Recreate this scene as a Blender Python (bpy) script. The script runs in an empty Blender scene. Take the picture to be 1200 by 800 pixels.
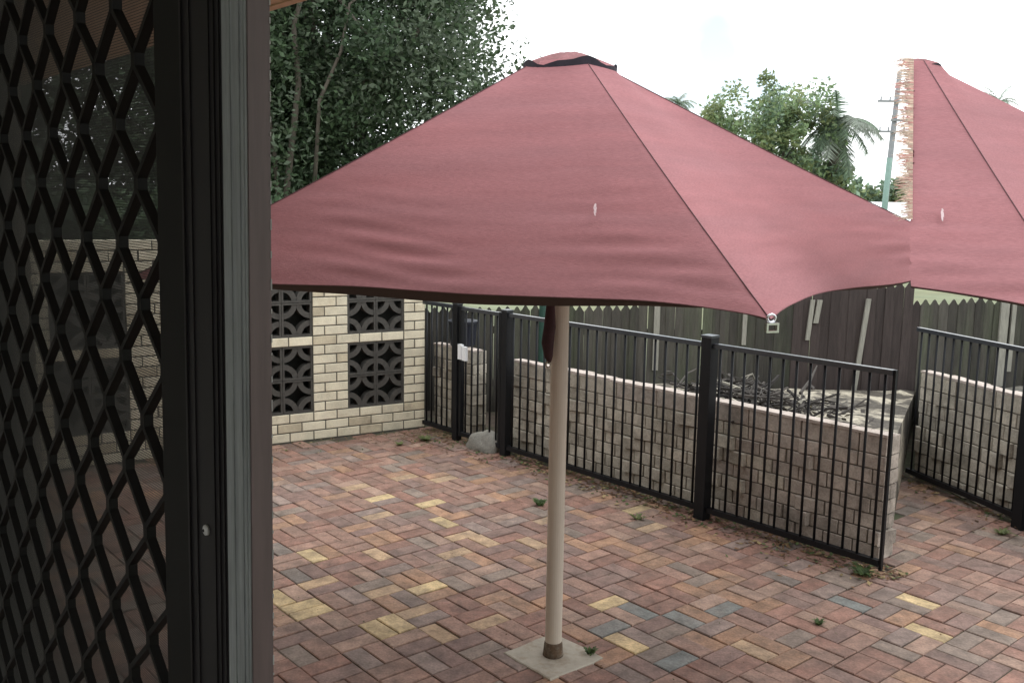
import bpy, bmesh, math, random
import numpy as np
from mathutils import Vector, Matrix

random.seed(7)
rng = np.random.default_rng(7)
scene = bpy.context.scene
COL = scene.collection

# ------------------------------------------------------------------ camera
EYE = 2.06
PITCH, ROLL = math.radians(8.3), math.radians(1.0)
fw = Vector((0, math.cos(PITCH), -math.sin(PITCH)))
up0 = Vector((0, math.sin(PITCH), math.cos(PITCH)))
rt0 = Vector((1, 0, 0))
rt = math.cos(ROLL) * rt0 + math.sin(ROLL) * up0
up = math.cos(ROLL) * up0 - math.sin(ROLL) * rt0
cam_data = bpy.data.cameras.new("camera")
cam_data.sensor_width = 36
cam_data.lens = 33.0
cam_data.clip_start = 0.02
cam_data.clip_end = 2000
cam = bpy.data.objects.new("camera", cam_data)
COL.objects.link(cam)
M = Matrix((rt, up, -fw)).transposed().to_4x4()
M.translation = Vector((0, 0, EYE))
cam.matrix_world = M
scene.camera = cam

# ------------------------------------------------------------------ sky, sun, exposure
world = bpy.data.worlds.new("World")
scene.world = world
world.use_nodes = True
nt = world.node_tree
nt.nodes.clear()
SUN_EL, SUN_AZ = math.radians(58), math.radians(48)
out = nt.nodes.new("ShaderNodeOutputWorld")
bg = nt.nodes.new("ShaderNodeBackground")
bg.inputs["Strength"].default_value = 0.1
sky = nt.nodes.new("ShaderNodeTexSky")
sky.sky_type = 'NISHITA'
sky.sun_disc = False
sky.sun_elevation = SUN_EL
sky.sun_rotation = SUN_AZ
tc = nt.nodes.new("ShaderNodeTexCoord")
nz = nt.nodes.new("ShaderNodeTexNoise")
nz.inputs["Scale"].default_value = 3.1
nz.noise_dimensions = "4D"
nz.inputs["W"].default_value = 7.8
nz.inputs["Detail"].default_value = 5
nz.inputs["Roughness"].default_value = 0.5
rmp = nt.nodes.new("ShaderNodeValToRGB")
rmp.color_ramp.elements[0].position = 0.33
rmp.color_ramp.elements[0].color = (0.12, 0.12, 0.12, 1)
rmp.color_ramp.elements[1].position = 0.455
rmp.color_ramp.elements[1].color = (1, 1, 1, 1)
mx = nt.nodes.new("ShaderNodeMixRGB")
mx.inputs["Color2"].default_value = (11.5, 11.8, 12.0, 1)
nt.links.new(tc.outputs["Generated"], nz.inputs["Vector"])
nt.links.new(nz.outputs["Fac"], rmp.inputs["Fac"])
nt.links.new(rmp.outputs["Color"], mx.inputs["Fac"])
nt.links.new(sky.outputs["Color"], mx.inputs["Color1"])
nt.links.new(mx.outputs["Color"], bg.inputs["Color"])
nt.links.new(bg.outputs["Background"], out.inputs["Surface"])

sun_data = bpy.data.lights.new("sun", 'SUN')
sun_data.energy = 0.55
sun_data.angle = math.radians(25)
sun_data.color = (1.0, 0.96, 0.9)
sun = bpy.data.objects.new("sun", sun_data)
COL.objects.link(sun)
sdir = Vector((math.sin(SUN_AZ) * math.cos(SUN_EL), math.cos(SUN_AZ) * math.cos(SUN_EL), math.sin(SUN_EL)))
sun.rotation_euler = sdir.to_track_quat('Z', 'Y').to_euler()

scene.view_settings.view_transform = 'Standard'
scene.view_settings.look = 'None'
scene.view_settings.gamma = 1
scene.view_settings.exposure = 0.92
scene.cycles.max_bounces = 6
scene.cycles.transparent_max_bounces = 16

# ------------------------------------------------------------------ frames of reference
# pool fence line: s along, n outwards (away from the house), z up
F0 = Vector((-0.794, 8.424, 0))
FA = math.radians(-48.53)
D = Vector((math.cos(FA), math.sin(FA), 0))
N = Vector((-D.y, D.x, 0))
Z = Vector((0, 0, 1))
def FP(s, n, z=0.0): return F0 + D * s + N * n + Z * z
# second fence
G0 = Vector((3.094, 7.084, 0))
GD = Vector((0.257, -0.966, 0)).normalized()
GN = Vector((-GD.y, GD.x, 0))
def GP(s, n, z=0.0): return G0 + GD * s + GN * n + Z * z
# cream brick wall: u to the left, v towards the house
W0 = Vector((-0.804, 8.524, 0))
WT = -Vector((math.cos(math.radians(31.1)), math.sin(math.radians(31.1)), 0))
WN = Vector((-WT.y, WT.x, 0))
def WP(u, n, z=0.0): return W0 + WT * u + WN * n + Z * z
# house wall plane: t along D, n outwards
Q0 = Vector((-0.23, 0.57, 0))
def HP(t, n, z=0.0): return Q0 + D * t + N * n + Z * z

# ------------------------------------------------------------------ helpers
def tag(o, label=None, cat=None, group=None, kind=None):
    if label: o["label"] = label
    if cat: o["category"] = cat
    if group: o["group"] = group
    if kind: o["kind"] = kind
    return o

def empty(name, loc, label, cat, group=None, kind=None):
    o = bpy.data.objects.new(name, None)
    o.empty_display_size = 0.1
    o.location = loc
    COL.objects.link(o)
    return tag(o, label, cat, group, kind)

class MB:
    def __init__(self):
        self.v, self.f, self.mi = [], [], []
    def quad(self, *p, m=0):
        i = len(self.v)
        self.v.extend(Vector(q) for q in p)
        self.f.append(tuple(range(i, i + len(p)))); self.mi.append(m)
    def box(self, c, ax, ay, az, m=0):
        """centre and three half-axis vectors"""
        c = Vector(c); i = len(self.v)
        for sz in (-1, 1):
            for sy in (-1, 1):
                for sx in (-1, 1):
                    self.v.append(c + ax * sx + ay * sy + az * sz)
        for q in ((0, 2, 3, 1), (4, 5, 7, 6), (0, 1, 5, 4), (2, 6, 7, 3), (0, 4, 6, 2), (1, 3, 7, 5)):
            self.f.append(tuple(i + k for k in q)); self.mi.append(m)
    def span(self, P, a0, a1, b0, b1, z0, z1, m=0):
        """axis aligned box in a frame P(a, b, z)"""
        c = P((a0 + a1) / 2, (b0 + b1) / 2, (z0 + z1) / 2)
        o = P(0, 0, 0)
        self.box(c, (P(1, 0, 0) - o) * (a1 - a0) / 2, (P(0, 1, 0) - o) * (b1 - b0) / 2, Z * ((z1 - z0) / 2), m)
    def tube(self, pts, radii, seg=8, cap=True, m=0):
        pts = [Vector(p) for p in pts]
        if not hasattr(radii, '__len__'): radii = [radii] * len(pts)
        rings = []
        ref = None
        for k, p in enumerate(pts):
            a = pts[max(0, k - 1)]; b = pts[min(len(pts) - 1, k + 1)]
            d = (b - a).normalized()
            if ref is None or abs(ref.dot(d)) > 0.95:
                ref = Vector((1, 0, 0)) if abs(d.x) < 0.8 else Vector((0, 1, 0))
            x = (ref - d * ref.dot(d)).normalized(); y = d.cross(x); ref = x
            i = len(self.v)
            for j in range(seg):
                t = 2 * math.pi * j / seg
                self.v.append(p + (x * math.cos(t) + y * math.sin(t)) * radii[k])
            rings.append(i)
        for r0, r1 in zip(rings, rings[1:]):
            for j in range(seg):
                self.f.append((r0 + j, r0 + (j + 1) % seg, r1 + (j + 1) % seg, r1 + j)); self.mi.append(m)
        if cap:
            self.f.append(tuple(rings[0] + j for j in reversed(range(seg)))); self.mi.append(m)
            self.f.append(tuple(rings[-1] + j for j in range(seg))); self.mi.append(m)
    def prism(self, poly, d):
        """extrude polygon points by vector d"""
        n = len(poly); i = len(self.v); d = Vector(d)
        self.v.extend(Vector(p) for p in poly); self.v.extend(Vector(p) + d for p in poly)
        self.f.append(tuple(i + k for k in range(n))); self.mi.append(0)
        self.f.append(tuple(i + n + k for k in reversed(range(n)))); self.mi.append(0)
        for k in range(n):
            self.f.append((i + k, i + n + k, i + n + (k + 1) % n, i + (k + 1) % n)); self.mi.append(0)
    def mesh(self, name, mats, origin=(0, 0, 0), smooth=False):
        o = Vector(origin)
        me = bpy.data.meshes.new(name)
        me.from_pydata([tuple(p - o) for p in self.v], [], self.f)
        if not isinstance(mats, (list, tuple)): mats = [mats]
        for m in mats: me.materials.append(m)
        me.polygons.foreach_set("material_index", self.mi)
        bm = bmesh.new(); bm.from_mesh(me)
        bmesh.ops.recalc_face_normals(bm, faces=bm.faces)
        bm.to_mesh(me); bm.free()
        if smooth: me.polygons.foreach_set("use_smooth", [True] * len(me.polygons))
        return me
    def build(self, name, mats, parent=None, smooth=False, loc=None, kind=None):
        """link as one object; vertices are in world space"""
        base = Vector((0, 0, 0))
        if parent is not None:
            p = parent
            while p is not None:
                base = base + p.location; p = p.parent
        elif loc is not None:
            base = Vector(loc)
        me = self.mesh(name, mats, base, smooth)
        o = bpy.data.objects.new(name, me)
        COL.objects.link(o)
        if parent is not None: o.parent = parent
        else: o.location = base
        if kind: o["kind"] = kind
        return o

def piece(name, me, loc, rotz, parent, scale=None):
    """a part that shares mesh data; loc in world space"""
    o = bpy.data.objects.new(name, me)
    COL.objects.link(o)
    base = Vector((0, 0, 0)); p = parent
    while p is not None:
        base = base + p.location; p = p.parent
    o.parent = parent
    o.location = Vector(loc) - base
    o.rotation_euler = rotz if hasattr(rotz, '__len__') else (0, 0, rotz)
    if scale: o.scale = scale
    return o

def smooth_auto(o):
    o.data.polygons.foreach_set("use_smooth", [True] * len(o.data.polygons))

# ------------------------------------------------------------------ materials
def mat(name, base, rough=0.8, var=0.25, scale=6.0, alt=None, alt_scale=1.3, alt_lo=0.45, alt_hi=0.65, rnd=0.0,
        bump=0.0, bump_scale=40.0, metal=0.0, spec=0.4, coords='position', translucent=0.0, stretch=None, fine=0.0):
    m = bpy.data.materials.new(name)
    m.use_nodes = True
    t = m.node_tree
    L = t.links
    b = t.nodes["Principled BSDF"]
    b.inputs["Roughness"].default_value = rough
    b.inputs["Metallic"].default_value = metal
    b.inputs["Specular IOR Level"].default_value = spec
    if coords == 'position':
        g = t.nodes.new("ShaderNodeNewGeometry"); vec = g.outputs["Position"]
    else:
        g = t.nodes.new("ShaderNodeTexCoord"); vec = g.outputs["Object"]
    if stretch:
        mp = t.nodes.new("ShaderNodeMapping"); mp.inputs["Scale"].default_value = stretch
        L.new(vec, mp.inputs["Vector"]); vec = mp.outputs["Vector"]
    n1 = t.nodes.new("ShaderNodeTexNoise")
    n1.inputs["Scale"].default_value = scale; n1.inputs["Detail"].default_value = 6; n1.inputs["Roughness"].default_value = 0.65
    L.new(vec, n1.inputs["Vector"])
    mr = t.nodes.new("ShaderNodeMapRange")
    mr.inputs["From Min"].default_value = 0.25; mr.inputs["From Max"].default_value = 0.75
    mr.inputs["To Min"].default_value = 1 - var; mr.inputs["To Max"].default_value = 1 + var
    L.new(n1.outputs["Fac"], mr.inputs["Value"])
    val = mr.outputs["Result"]
    if rnd:
        oi = t.nodes.new("ShaderNodeObjectInfo")
        gi = t.nodes.new("ShaderNodeNewGeometry")
        ad = t.nodes.new("ShaderNodeMath"); ad.operation = 'ADD'
        L.new(oi.outputs["Random"], ad.inputs[0]); L.new(gi.outputs["Random Per Island"], ad.inputs[1])
        fr = t.nodes.new("ShaderNodeMath"); fr.operation = 'FRACT'; L.new(ad.outputs[0], fr.inputs[0])
        m2 = t.nodes.new("ShaderNodeMapRange")
        m2.inputs["To Min"].default_value = 1 - rnd; m2.inputs["To Max"].default_value = 1 + rnd
        L.new(fr.outputs[0], m2.inputs["Value"])
        mu = t.nodes.new("ShaderNodeMath"); mu.operation = 'MULTIPLY'
        L.new(val, mu.inputs[0]); L.new(m2.outputs["Result"], mu.inputs[1]); val = mu.outputs[0]
    if fine:
        n3 = t.nodes.new("ShaderNodeTexNoise"); n3.inputs["Scale"].default_value = 90; n3.inputs["Detail"].default_value = 3
        L.new(vec, n3.inputs["Vector"])
        m3 = t.nodes.new("ShaderNodeMapRange")
        m3.inputs["From Min"].default_value = 0.3; m3.inputs["From Max"].default_value = 0.7
        m3.inputs["To Min"].default_value = 1 - fine; m3.inputs["To Max"].default_value = 1 + fine
        L.new(n3.outputs["Fac"], m3.inputs["Value"])
        mu = t.nodes.new("ShaderNodeMath"); mu.operation = 'MULTIPLY'
        L.new(val, mu.inputs[0]); L.new(m3.outputs["Result"], mu.inputs[1]); val = mu.outputs[0]
    colsock = None
    if alt:
        n2 = t.nodes.new("ShaderNodeTexNoise")
        n2.inputs["Scale"].default_value = alt_scale; n2.inputs["Detail"].default_value = 7; n2.inputs["Roughness"].default_value = 0.7
        L.new(vec, n2.inputs["Vector"])
        r2 = t.nodes.new("ShaderNodeMapRange")
        r2.inputs["From Min"].default_value = alt_lo; r2.inputs["From Max"].default_value = alt_hi
        L.new(n2.outputs["Fac"], r2.inputs["Value"])
        mm = t.nodes.new("ShaderNodeMixRGB")
        mm.inputs["Color1"].default_value = (*base, 1); mm.inputs["Color2"].default_value = (*alt, 1)
        L.new(r2.outputs["Result"], mm.inputs["Fac"])
        colsock = mm.outputs["Color"]
    vm = t.nodes.new("ShaderNodeVectorMath"); vm.operation = 'SCALE'
    if colsock: L.new(colsock, vm.inputs[0])
    else: vm.inputs[0].default_value = base
    L.new(val, vm.inputs["Scale"])
    L.new(vm.outputs["Vector"], b.inputs["Base Color"])
    if bump:
        nb = t.nodes.new("ShaderNodeTexNoise"); nb.inputs["Scale"].default_value = bump_scale; nb.inputs["Detail"].default_value = 4
        L.new(vec, nb.inputs["Vector"])
        bp = t.nodes.new("ShaderNodeBump"); bp.inputs["Strength"].default_value = bump; bp.inputs["Distance"].default_value = 0.01
        L.new(nb.outputs["Fac"], bp.inputs["Height"]); L.new(bp.outputs["Normal"], b.inputs["Normal"])
    if translucent:
        tr = t.nodes.new("ShaderNodeBsdfTranslucent"); L.new(vm.outputs["Vector"], tr.inputs["Color"])
        ms = t.nodes.new("ShaderNodeMixShader"); ms.inputs["Fac"].default_value = translucent
        L.new(b.outputs["BSDF"], ms.inputs[1]); L.new(tr.outputs["BSDF"], ms.inputs[2])
        L.new(ms.outputs["Shader"], t.nodes["Material Output"].inputs["Surface"])
    return m

def leafmat(name, c, tr=0.3):
    return mat(name, c, rough=0.55, var=0.35, scale=1.7, rnd=0.35, spec=0.35, translucent=tr)

PAVER_BASES = [
    ((0.243, 0.132, 0.099), 24),   # brick red
    ((0.275, 0.167, 0.126), 22),   # dusty pink brown
    ((0.210, 0.134, 0.111), 17),   # purple brown
    ((0.216, 0.167, 0.135), 6),    # grey brown
    ((0.323, 0.188, 0.116), 11),   # orange
    ((0.232, 0.172, 0.146), 5),    # mauve
    ((0.173, 0.144, 0.124), 1),    # charcoal
    ((0.307, 0.202, 0.151), 6),    # salmon
    ((0.517, 0.389, 0.209), 0),       # yellow
    ((0.162, 0.172, 0.161), 0),    # blue grey
    ((0.399, 0.276, 0.169), 1),     # tan
]
PAVER_M = [mat("paver_clay_%s" % n, c, rough=0.75, var=0.5, scale=11, rnd=0.12, bump=0.25, bump_scale=60, fine=0.18,
               alt=(0.165, 0.125, 0.102), alt_scale=2.6, alt_lo=0.42, alt_hi=0.85)
           for n, (c, w) in zip(("red", "pink", "purple", "grey", "orange", "mauve", "charcoal", "salmon", "yellow", "blue", "tan"), PAVER_BASES)]
M_joint = mat("joint_sand", (0.095, 0.074, 0.058), 0.95, 0.4, 9, bump=0.3, alt=(0.045, 0.06, 0.028), alt_scale=2.2)
M_ground = mat("lawn_ground", (0.17, 0.19, 0.11), 0.95, 0.3, 0.8, alt=(0.2, 0.2, 0.11), alt_scale=0.3)
M_soil = mat("bed_soil", (0.075, 0.065, 0.052), 0.95, 0.5, 14, alt=(0.40, 0.36, 0.28), alt_scale=2.4, alt_lo=0.47, alt_hi=0.56, bump=0.8, bump_scale=25, fine=0.2)
M_mulch = mat("bed_mulch", (0.075, 0.07, 0.06), 0.95, 0.5, 14, alt=(0.15, 0.14, 0.11), alt_scale=3, bump=0.8, bump_scale=25)
M_cream = mat("cream_brick", (0.72, 0.66, 0.50), 0.8, 0.16, 7, rnd=0.12, bump=0.2, bump_scale=70, alt=(0.60, 0.52, 0.36), alt_scale=3.0, alt_lo=0.52, alt_hi=0.72, fine=0.06)
M_cream2 = mat("cream_brick_stained", (0.60, 0.53, 0.38), 0.85, 0.2, 7, rnd=0.12, bump=0.2, bump_scale=70, alt=(0.42, 0.36, 0.26), alt_scale=3.0, fine=0.06)
M_mortar = mat("grey_mortar", (0.10, 0.095, 0.08), 0.95, 0.3, 20, bump=0.2)
M_breeze = mat("charcoal_block_paint", (0.070, 0.066, 0.058), 0.75, 0.25, 18, bump=0.15, rnd=0.1)
M_ret = mat("retaining_brick", (0.43, 0.39, 0.32), 0.9, 0.3, 12, rnd=0.2, bump=0.5, bump_scale=45, alt=(0.16, 0.145, 0.11), alt_scale=2.5, alt_lo=0.5, alt_hi=0.75, fine=0.15)
M_ret_b = mat("retaining_brick_brown", (0.385, 0.335, 0.285), 0.9, 0.3, 12, rnd=0.18, bump=0.5, bump_scale=45, alt=(0.13, 0.115, 0.095), alt_scale=2.5, alt_lo=0.5, alt_hi=0.75, fine=0.15)
M_retm = mat("retaining_mortar", (0.13, 0.115, 0.092), 0.95, 0.3, 20, bump=0.3)
M_coping = mat("coping_render", (0.50, 0.43, 0.38), 0.9, 0.2, 15, alt=(0.3, 0.25, 0.2), alt_scale=4, alt_lo=0.5, alt_hi=0.7)
M_black = mat("black_powder_coat", (0.007, 0.0075, 0.009), 0.5, 0.2, 10, spec=0.25)
M_railtop = mat("rail_top_coat", (0.03, 0.033, 0.04), 0.3, 0.3, 25, spec=0.7)  # lighter, glossier coat for top rails and post caps
M_picket = mat("weathered_paling", (0.060, 0.055, 0.046), 0.9, 0.35, 5, rnd=0.35, stretch=(8, 8, 0.8), alt=(0.062, 0.068, 0.044), alt_scale=0.6, bump=0.3)
M_picket_d = mat("brown_paling", (0.046, 0.035, 0.032), 0.9, 0.3, 5, rnd=0.25, stretch=(8, 8, 0.8), bump=0.3)
M_batten = mat("pale_batten", (0.27, 0.26, 0.22), 0.85, 0.3, 10, stretch=(8, 8, 0.8))
M_canvas = mat("faded_red_canvas", (0.390, 0.170, 0.180), 0.92, 0.11, 3.0, bump=0.35, bump_scale=170, translucent=0.12, spec=0.12, stretch=(0.5, 0.5, 7.0),
               alt=(0.350, 0.168, 0.180), alt_scale=0.9, alt_lo=0.35, alt_hi=0.7, fine=0.13)
M_cap = mat("weathered_cap_canvas", (0.215, 0.090, 0.094), 0.92, 0.25, 14, bump=0.3, bump_scale=120, fine=0.15)
M_shade_hem = mat("shade_brown_hem", (0.060, 0.040, 0.034), 0.9, 0.15, 8)  # dark brown stands for the shaded underside of the canopy edge
M_seam = mat("dark_seam_thread", (0.125, 0.060, 0.066), 0.9, 0.1)
M_trim = mat("navy_trim", (0.028, 0.024, 0.034), 0.85, 0.3, 25)
M_fray = mat("frayed_thread", (0.62, 0.50, 0.40), 0.9, 0.35, 30, rnd=0.3)
M_frayp = mat("frayed_pink_thread", (0.52, 0.25, 0.23), 0.9, 0.35, 30, rnd=0.3)
M_pole = mat("cream_pole_paint", (0.52, 0.46, 0.38), 0.45, 0.07, 6, spec=0.45, stretch=(3, 3, 0.5), alt=(0.40, 0.33, 0.25), alt_scale=2.0, alt_lo=0.55, alt_hi=0.8)
M_rust = mat("rusty_collar", (0.10, 0.065, 0.04), 0.9, 0.5, 30, alt=(0.2, 0.17, 0.13), alt_scale=20, bump=0.4)
M_conc = mat("pale_concrete", (0.42, 0.39, 0.32), 0.9, 0.2, 10, alt=(0.26, 0.2, 0.13), alt_scale=7, alt_lo=0.5, alt_hi=0.75, bump=0.2)
M_chrome = mat("chrome", (0.6, 0.6, 0.62), 0.2, 0.05, metal=1.0)
M_strap = mat("maroon_strap", (0.040, 0.017, 0.019), 0.85, 0.3, 20)
M_cord = mat("dark_cord", (0.03, 0.028, 0.026), 0.8)
M_white = mat("white_plastic", (0.75, 0.76, 0.76), 0.5, 0.05)
M_drop = mat("dried_dropping", (0.52, 0.40, 0.41), 0.9, 0.25, 40)
M_hole_shade = mat("hole_shade_dark", (0.022, 0.024, 0.020), 0.9, 0.4, 12)  # near black: the shade inside the block holes as a colour
M_navy = mat("navy_plastic", (0.007, 0.009, 0.018), 0.5, 0.2)
M_green = mat("green_post_paint", (0.02, 0.06, 0.045), 0.5, 0.2)
M_rock = mat("grey_rock", (0.20, 0.19, 0.165), 0.9, 0.35, 9, bump=0.6, bump_scale=18, fine=0.2)
M_bark = mat("grey_bark", (0.115, 0.10, 0.08), 0.95, 0.4, 5, bump=0.6, stretch=(4, 4, 0.7))
M_twig = mat("dry_twig", (0.055, 0.048, 0.042), 0.9, 0.4, 8, rnd=0.5)
M_twigl = mat("pale_twig", (0.30, 0.28, 0.23), 0.9, 0.4, 8, rnd=0.4)
M_lf = [leafmat("leaf_dark", (0.052, 0.085, 0.044), 0.35), leafmat("leaf_mid", (0.075, 0.118, 0.060), 0.35), leafmat("leaf_grey", (0.115, 0.150, 0.098), 0.35)]
M_feather = [leafmat("feather_leaf", (0.217, 0.299, 0.154), 0.4), leafmat("feather_leaf_blue", (0.200, 0.281, 0.200), 0.4), leafmat("feather_leaf_olive", (0.254, 0.299, 0.145), 0.4)]
M_palm = [leafmat("palm_leaf", (0.154, 0.217, 0.145), 0.4), leafmat("palm_leaf_grey", (0.271, 0.307, 0.254), 0.4)]
M_weed = [leafmat("weed_leaf", (0.09, 0.14, 0.05), 0.4), leafmat("weed_leaf_pale", (0.16, 0.19, 0.075), 0.4)]
M_litter = [mat("litter_brown", (0.13, 0.070, 0.035), 0.9, 0.4, 8, rnd=0.5), mat("litter_tan", (0.24, 0.18, 0.09), 0.9, 0.4, 8, rnd=0.4), mat("litter_moss", (0.07, 0.095, 0.035), 0.95, 0.4, 8, rnd=0.4)]
M_alu = mat("bronze_aluminium", (0.019, 0.0175, 0.020), 0.42, 0.2, 6, spec=0.5, stretch=(20, 20, 0.6))
M_alub = mat("black_aluminium", (0.0025, 0.0025, 0.0025), 0.5, 0.1)
M_grey = mat("grey_weather_strip", (0.42, 0.45, 0.465), 0.6, 0.22, 14, stretch=(20, 20, 1.2), alt=(0.32, 0.345, 0.355), alt_scale=2, fine=0.1)
M_brown = mat("brown_aluminium", (0.135, 0.102, 0.105), 0.5, 0.2, 9, stretch=(12, 12, 0.8), alt=(0.085, 0.068, 0.066), alt_scale=1.5)
M_chip = mat("chipped_paint", (0.36, 0.36, 0.36), 0.7, 0.3, 30)
M_grille = mat("grille_coat", (0.006, 0.0058, 0.0054), 0.5, 0.2, 15)
M_wire = mat("fly_screen_wire", (0.045, 0.044, 0.041), 0.6, 0.1)
M_eave = mat("tan_soffit_paint", (0.50, 0.37, 0.24), 0.7, 0.08, 5)
M_hwall = mat("house_render", (0.45, 0.40, 0.33), 0.9, 0.1, 4)
M_room = mat("room_plaster", (0.66, 0.64, 0.61), 0.9, 0.08, 2)
M_carpet = mat("room_carpet", (0.34, 0.30, 0.26), 0.95, 0.2, 30)
M_util = mat("grey_pole_timber", (0.24, 0.25, 0.26), 0.8, 0.15, 6)
M_utilg = mat("green_pole_guard", (0.20, 0.30, 0.26), 0.7, 0.1)
M_roof = mat("white_metal_roof", (0.75, 0.76, 0.77), 0.5, 0.06)

# ------------------------------------------------------------------ ground
mb = MB()
mb.quad((-900, -60, -0.06), (900, -60, -0.06), (900, 1500, -0.06), (-900, 1500, -0.06))
g = mb.build("ground", M_ground, kind='structure')
tag(g, "pale green lawn stretching away beyond the paling fence", "ground")

# ------------------------------------------------------------------ patio of basketweave pavers
PS, PN0, PITCHP, TH = 3.285, -2.43, 0.2125, -0.02
cT, sT = math.cos(TH), math.sin(TH)
def cell_to_sn(a, b):       # paver grid coordinates (cells) -> s, n
    a *= PITCHP; b *= PITCHP
    return PS + a * cT - b * sT, PN0 + a * sT + b * cT
def sn_to_cell(s, n):
    s -= PS; n -= PN0
    return (s * cT + n * sT) / PITCHP, (-s * sT + n * cT) / PITCHP
YEL = [(2.09, -2.34), (2.69, -2.8), (2.81, -2.81), (2.51, -2.79), (3.18, -2.63), (3.17, -2.46), (2.78, -2.37), (2.93, -2.08), (2.62, -1.63), (2.33, -2.09), (1.15, -1.11), (1.46, -1.4), (1.75, -1.6), (1.8, -1.21), (1.33, -0.78), (2.09, -1.36), (3.65, -1.51), (3.98, -1.74), (3.47, -2.08), (2.63, -1.6), (2.8, -1.2), (2.55, -1.37), (2.56, -0.91), (4.75, -0.16), (4.98, -0.53), (2.77, -0.23)]
BLU = [(3.94, -1.48), (3.88, -1.74), (4.01, -1.31), (4.13, -1.13), (4.46, -0.49), (4.32, -1.77), (5.0, -0.19), (5.12, -0.25), (5.27, -0.59), (2.38, -2.4), (2.15, -2.51), (2.91, -2.82), (3.67, -1.92), (3.73, -0.45), (4.05, -0.75)]
def paver_key(s, n):
    a, b = sn_to_cell(s, n)
    i, j = math.floor(a), math.floor(b)
    along = (i + j) % 2 == 0
    h = int((b - j) * 2) if along else int((a - i) * 2)
    return i, j, h
special = {}
for k, q in enumerate(YEL): special[paver_key(*q)] = 10 if k in (6, 8, 9, 10, 12, 14, 18, 19, 20, 21, 22) else 8
for q in BLU[:6]: special[paver_key(*q)] = 9

patio = empty("patio", (0, 6, 0), "patio of red, brown and yellow clay pavers in basketweave below the canopy", "patio", kind='structure')
mb = MB()
P_OUT = [(-9.0, 9.6), (-9.0, -1.4), (6.5, -1.4), (6.5, 9.6)]
mb.quad((-7, -0.6, -0.009), (7.5, -0.6, -0.009), (7.5, 9.5, -0.009), (-7, 9.5, -0.009))
mb.build("joint_bed", M_joint, patio)

PL, PW, PH = 0.2075, 0.1015, 0.05
def paver_mesh(mi):
    b = MB(); l, w, c = PL / 2, PW / 2, 0.004
    lo = [Vector((x, y, -PH)) for x, y in ((-l, -w), (l, -w), (l, w), (-l, w))]
    md = [Vector((x, y, -c)) for x, y in ((-l, -w), (l, -w), (l, w), (-l, w))]
    tp = [Vector((x, y, 0)) for x, y in ((-l + c, -w + c), (l - c, -w + c), (l - c, w - c), (-l + c, w - c))]
    for k in range(4):
        q = (k + 1) % 4
        b.quad(lo[k], lo[q], md[q], md[k]); b.quad(md[k], md[q], tp[q], tp[k])
    b.quad(*tp)
    return b.mesh("paver", PAVER_M[mi])
PMESH = [paver_mesh(i) for i in range(len(PAVER_M))]

from bpy_extras.object_utils import world_to_camera_view
bpy.context.view_layer.update()
def in_view(p, margin=0.03):
    c = world_to_camera_view(scene, cam, Vector(p))
    return c.z > 0.05 and -margin < c.x < 1 + margin and -margin < c.y < 1 + margin, c.z

FOOT = Vector((0.215, 4.086, 0))
def allowed(p):
    # front of the pool fence, right of / below the cream wall, on the right up to the second wall
    s, n = (p - F0).dot(D), (p - F0).dot(N)
    if (p - W0).dot(WN) < 0.06 and s < 1.2: return False
    if n > 0.10 and (s < 1.5 or (1.77 * (p.x - 2.33) - 0.79 * (p.y - 5.3)) < -0.22): return False
    if n > 0.1 and (p - G0).dot(GN) > 0.06: return False
    if n > 0.1 and p.y > 7.2: return False
    if p.y < 0.3 or p.x > 5.5: return False
    if (p - Q0).dot(N) < 0.35: return False
    fs = abs((p - FOOT).dot(D)); fn = abs((p - FOOT).dot(N))
    if fs < 0.105 and fn < 0.105: return False
    return True
weights = [w for c, w in PAVER_BASES]
plist = []
for i in range(-45, 42):
    for j in range(-28, 30):
        for h in (0, 1):
            along = (i + j) % 2 == 0
            a, b = (i + 0.5, j + 0.25 + 0.5 * h) if along else (i + 0.25 + 0.5 * h, j + 0.5)
            s, n = cell_to_sn(a, b)
            p = FP(s, n)
            if not allowed(p): continue
            mi = special.get((i, j, h))
            if mi is None:
                mi = random.choices(range(len(weights)), weights)[0]
                if mi == 8 and random.random() < 0.5: mi = 4
            vis, dist = in_view(p)
            c = world_to_camera_view(scene, cam, p)
            key = dist if (vis and c.x > 0.255) else dist + 100
            jit = (random.uniform(-0.022, 0.022), random.uniform(-0.008, 0.008), FA + TH + (0 if along else math.pi / 2) + random.uniform(-0.012, 0.012))
            plist.append((key, p + Vector((random.uniform(-.0015, .0015), random.uniform(-.0015, .0015), random.uniform(-.004, .003))), jit, mi))
plist.sort(key=lambda q: q[0])
for key, p, jit, mi in plist[:300]:
    piece("paver", PMESH[mi], p, jit, patio)
mb = MB()
for key, p, jit, mi in plist[300:]:
    R = Matrix.Rotation(jit[2], 3, 'Z') @ Matrix.Rotation(jit[0], 3, 'X')
    me = PMESH[mi]; k0 = len(mb.v)
    mb.v.extend(p + R @ v.co for v in me.vertices)
    for f in me.polygons:
        mb.f.append(tuple(k0 + k for k in f.vertices)); mb.mi.append(mi)
mb.build("far_pavers", PAVER_M, patio, kind='stuff')

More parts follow.
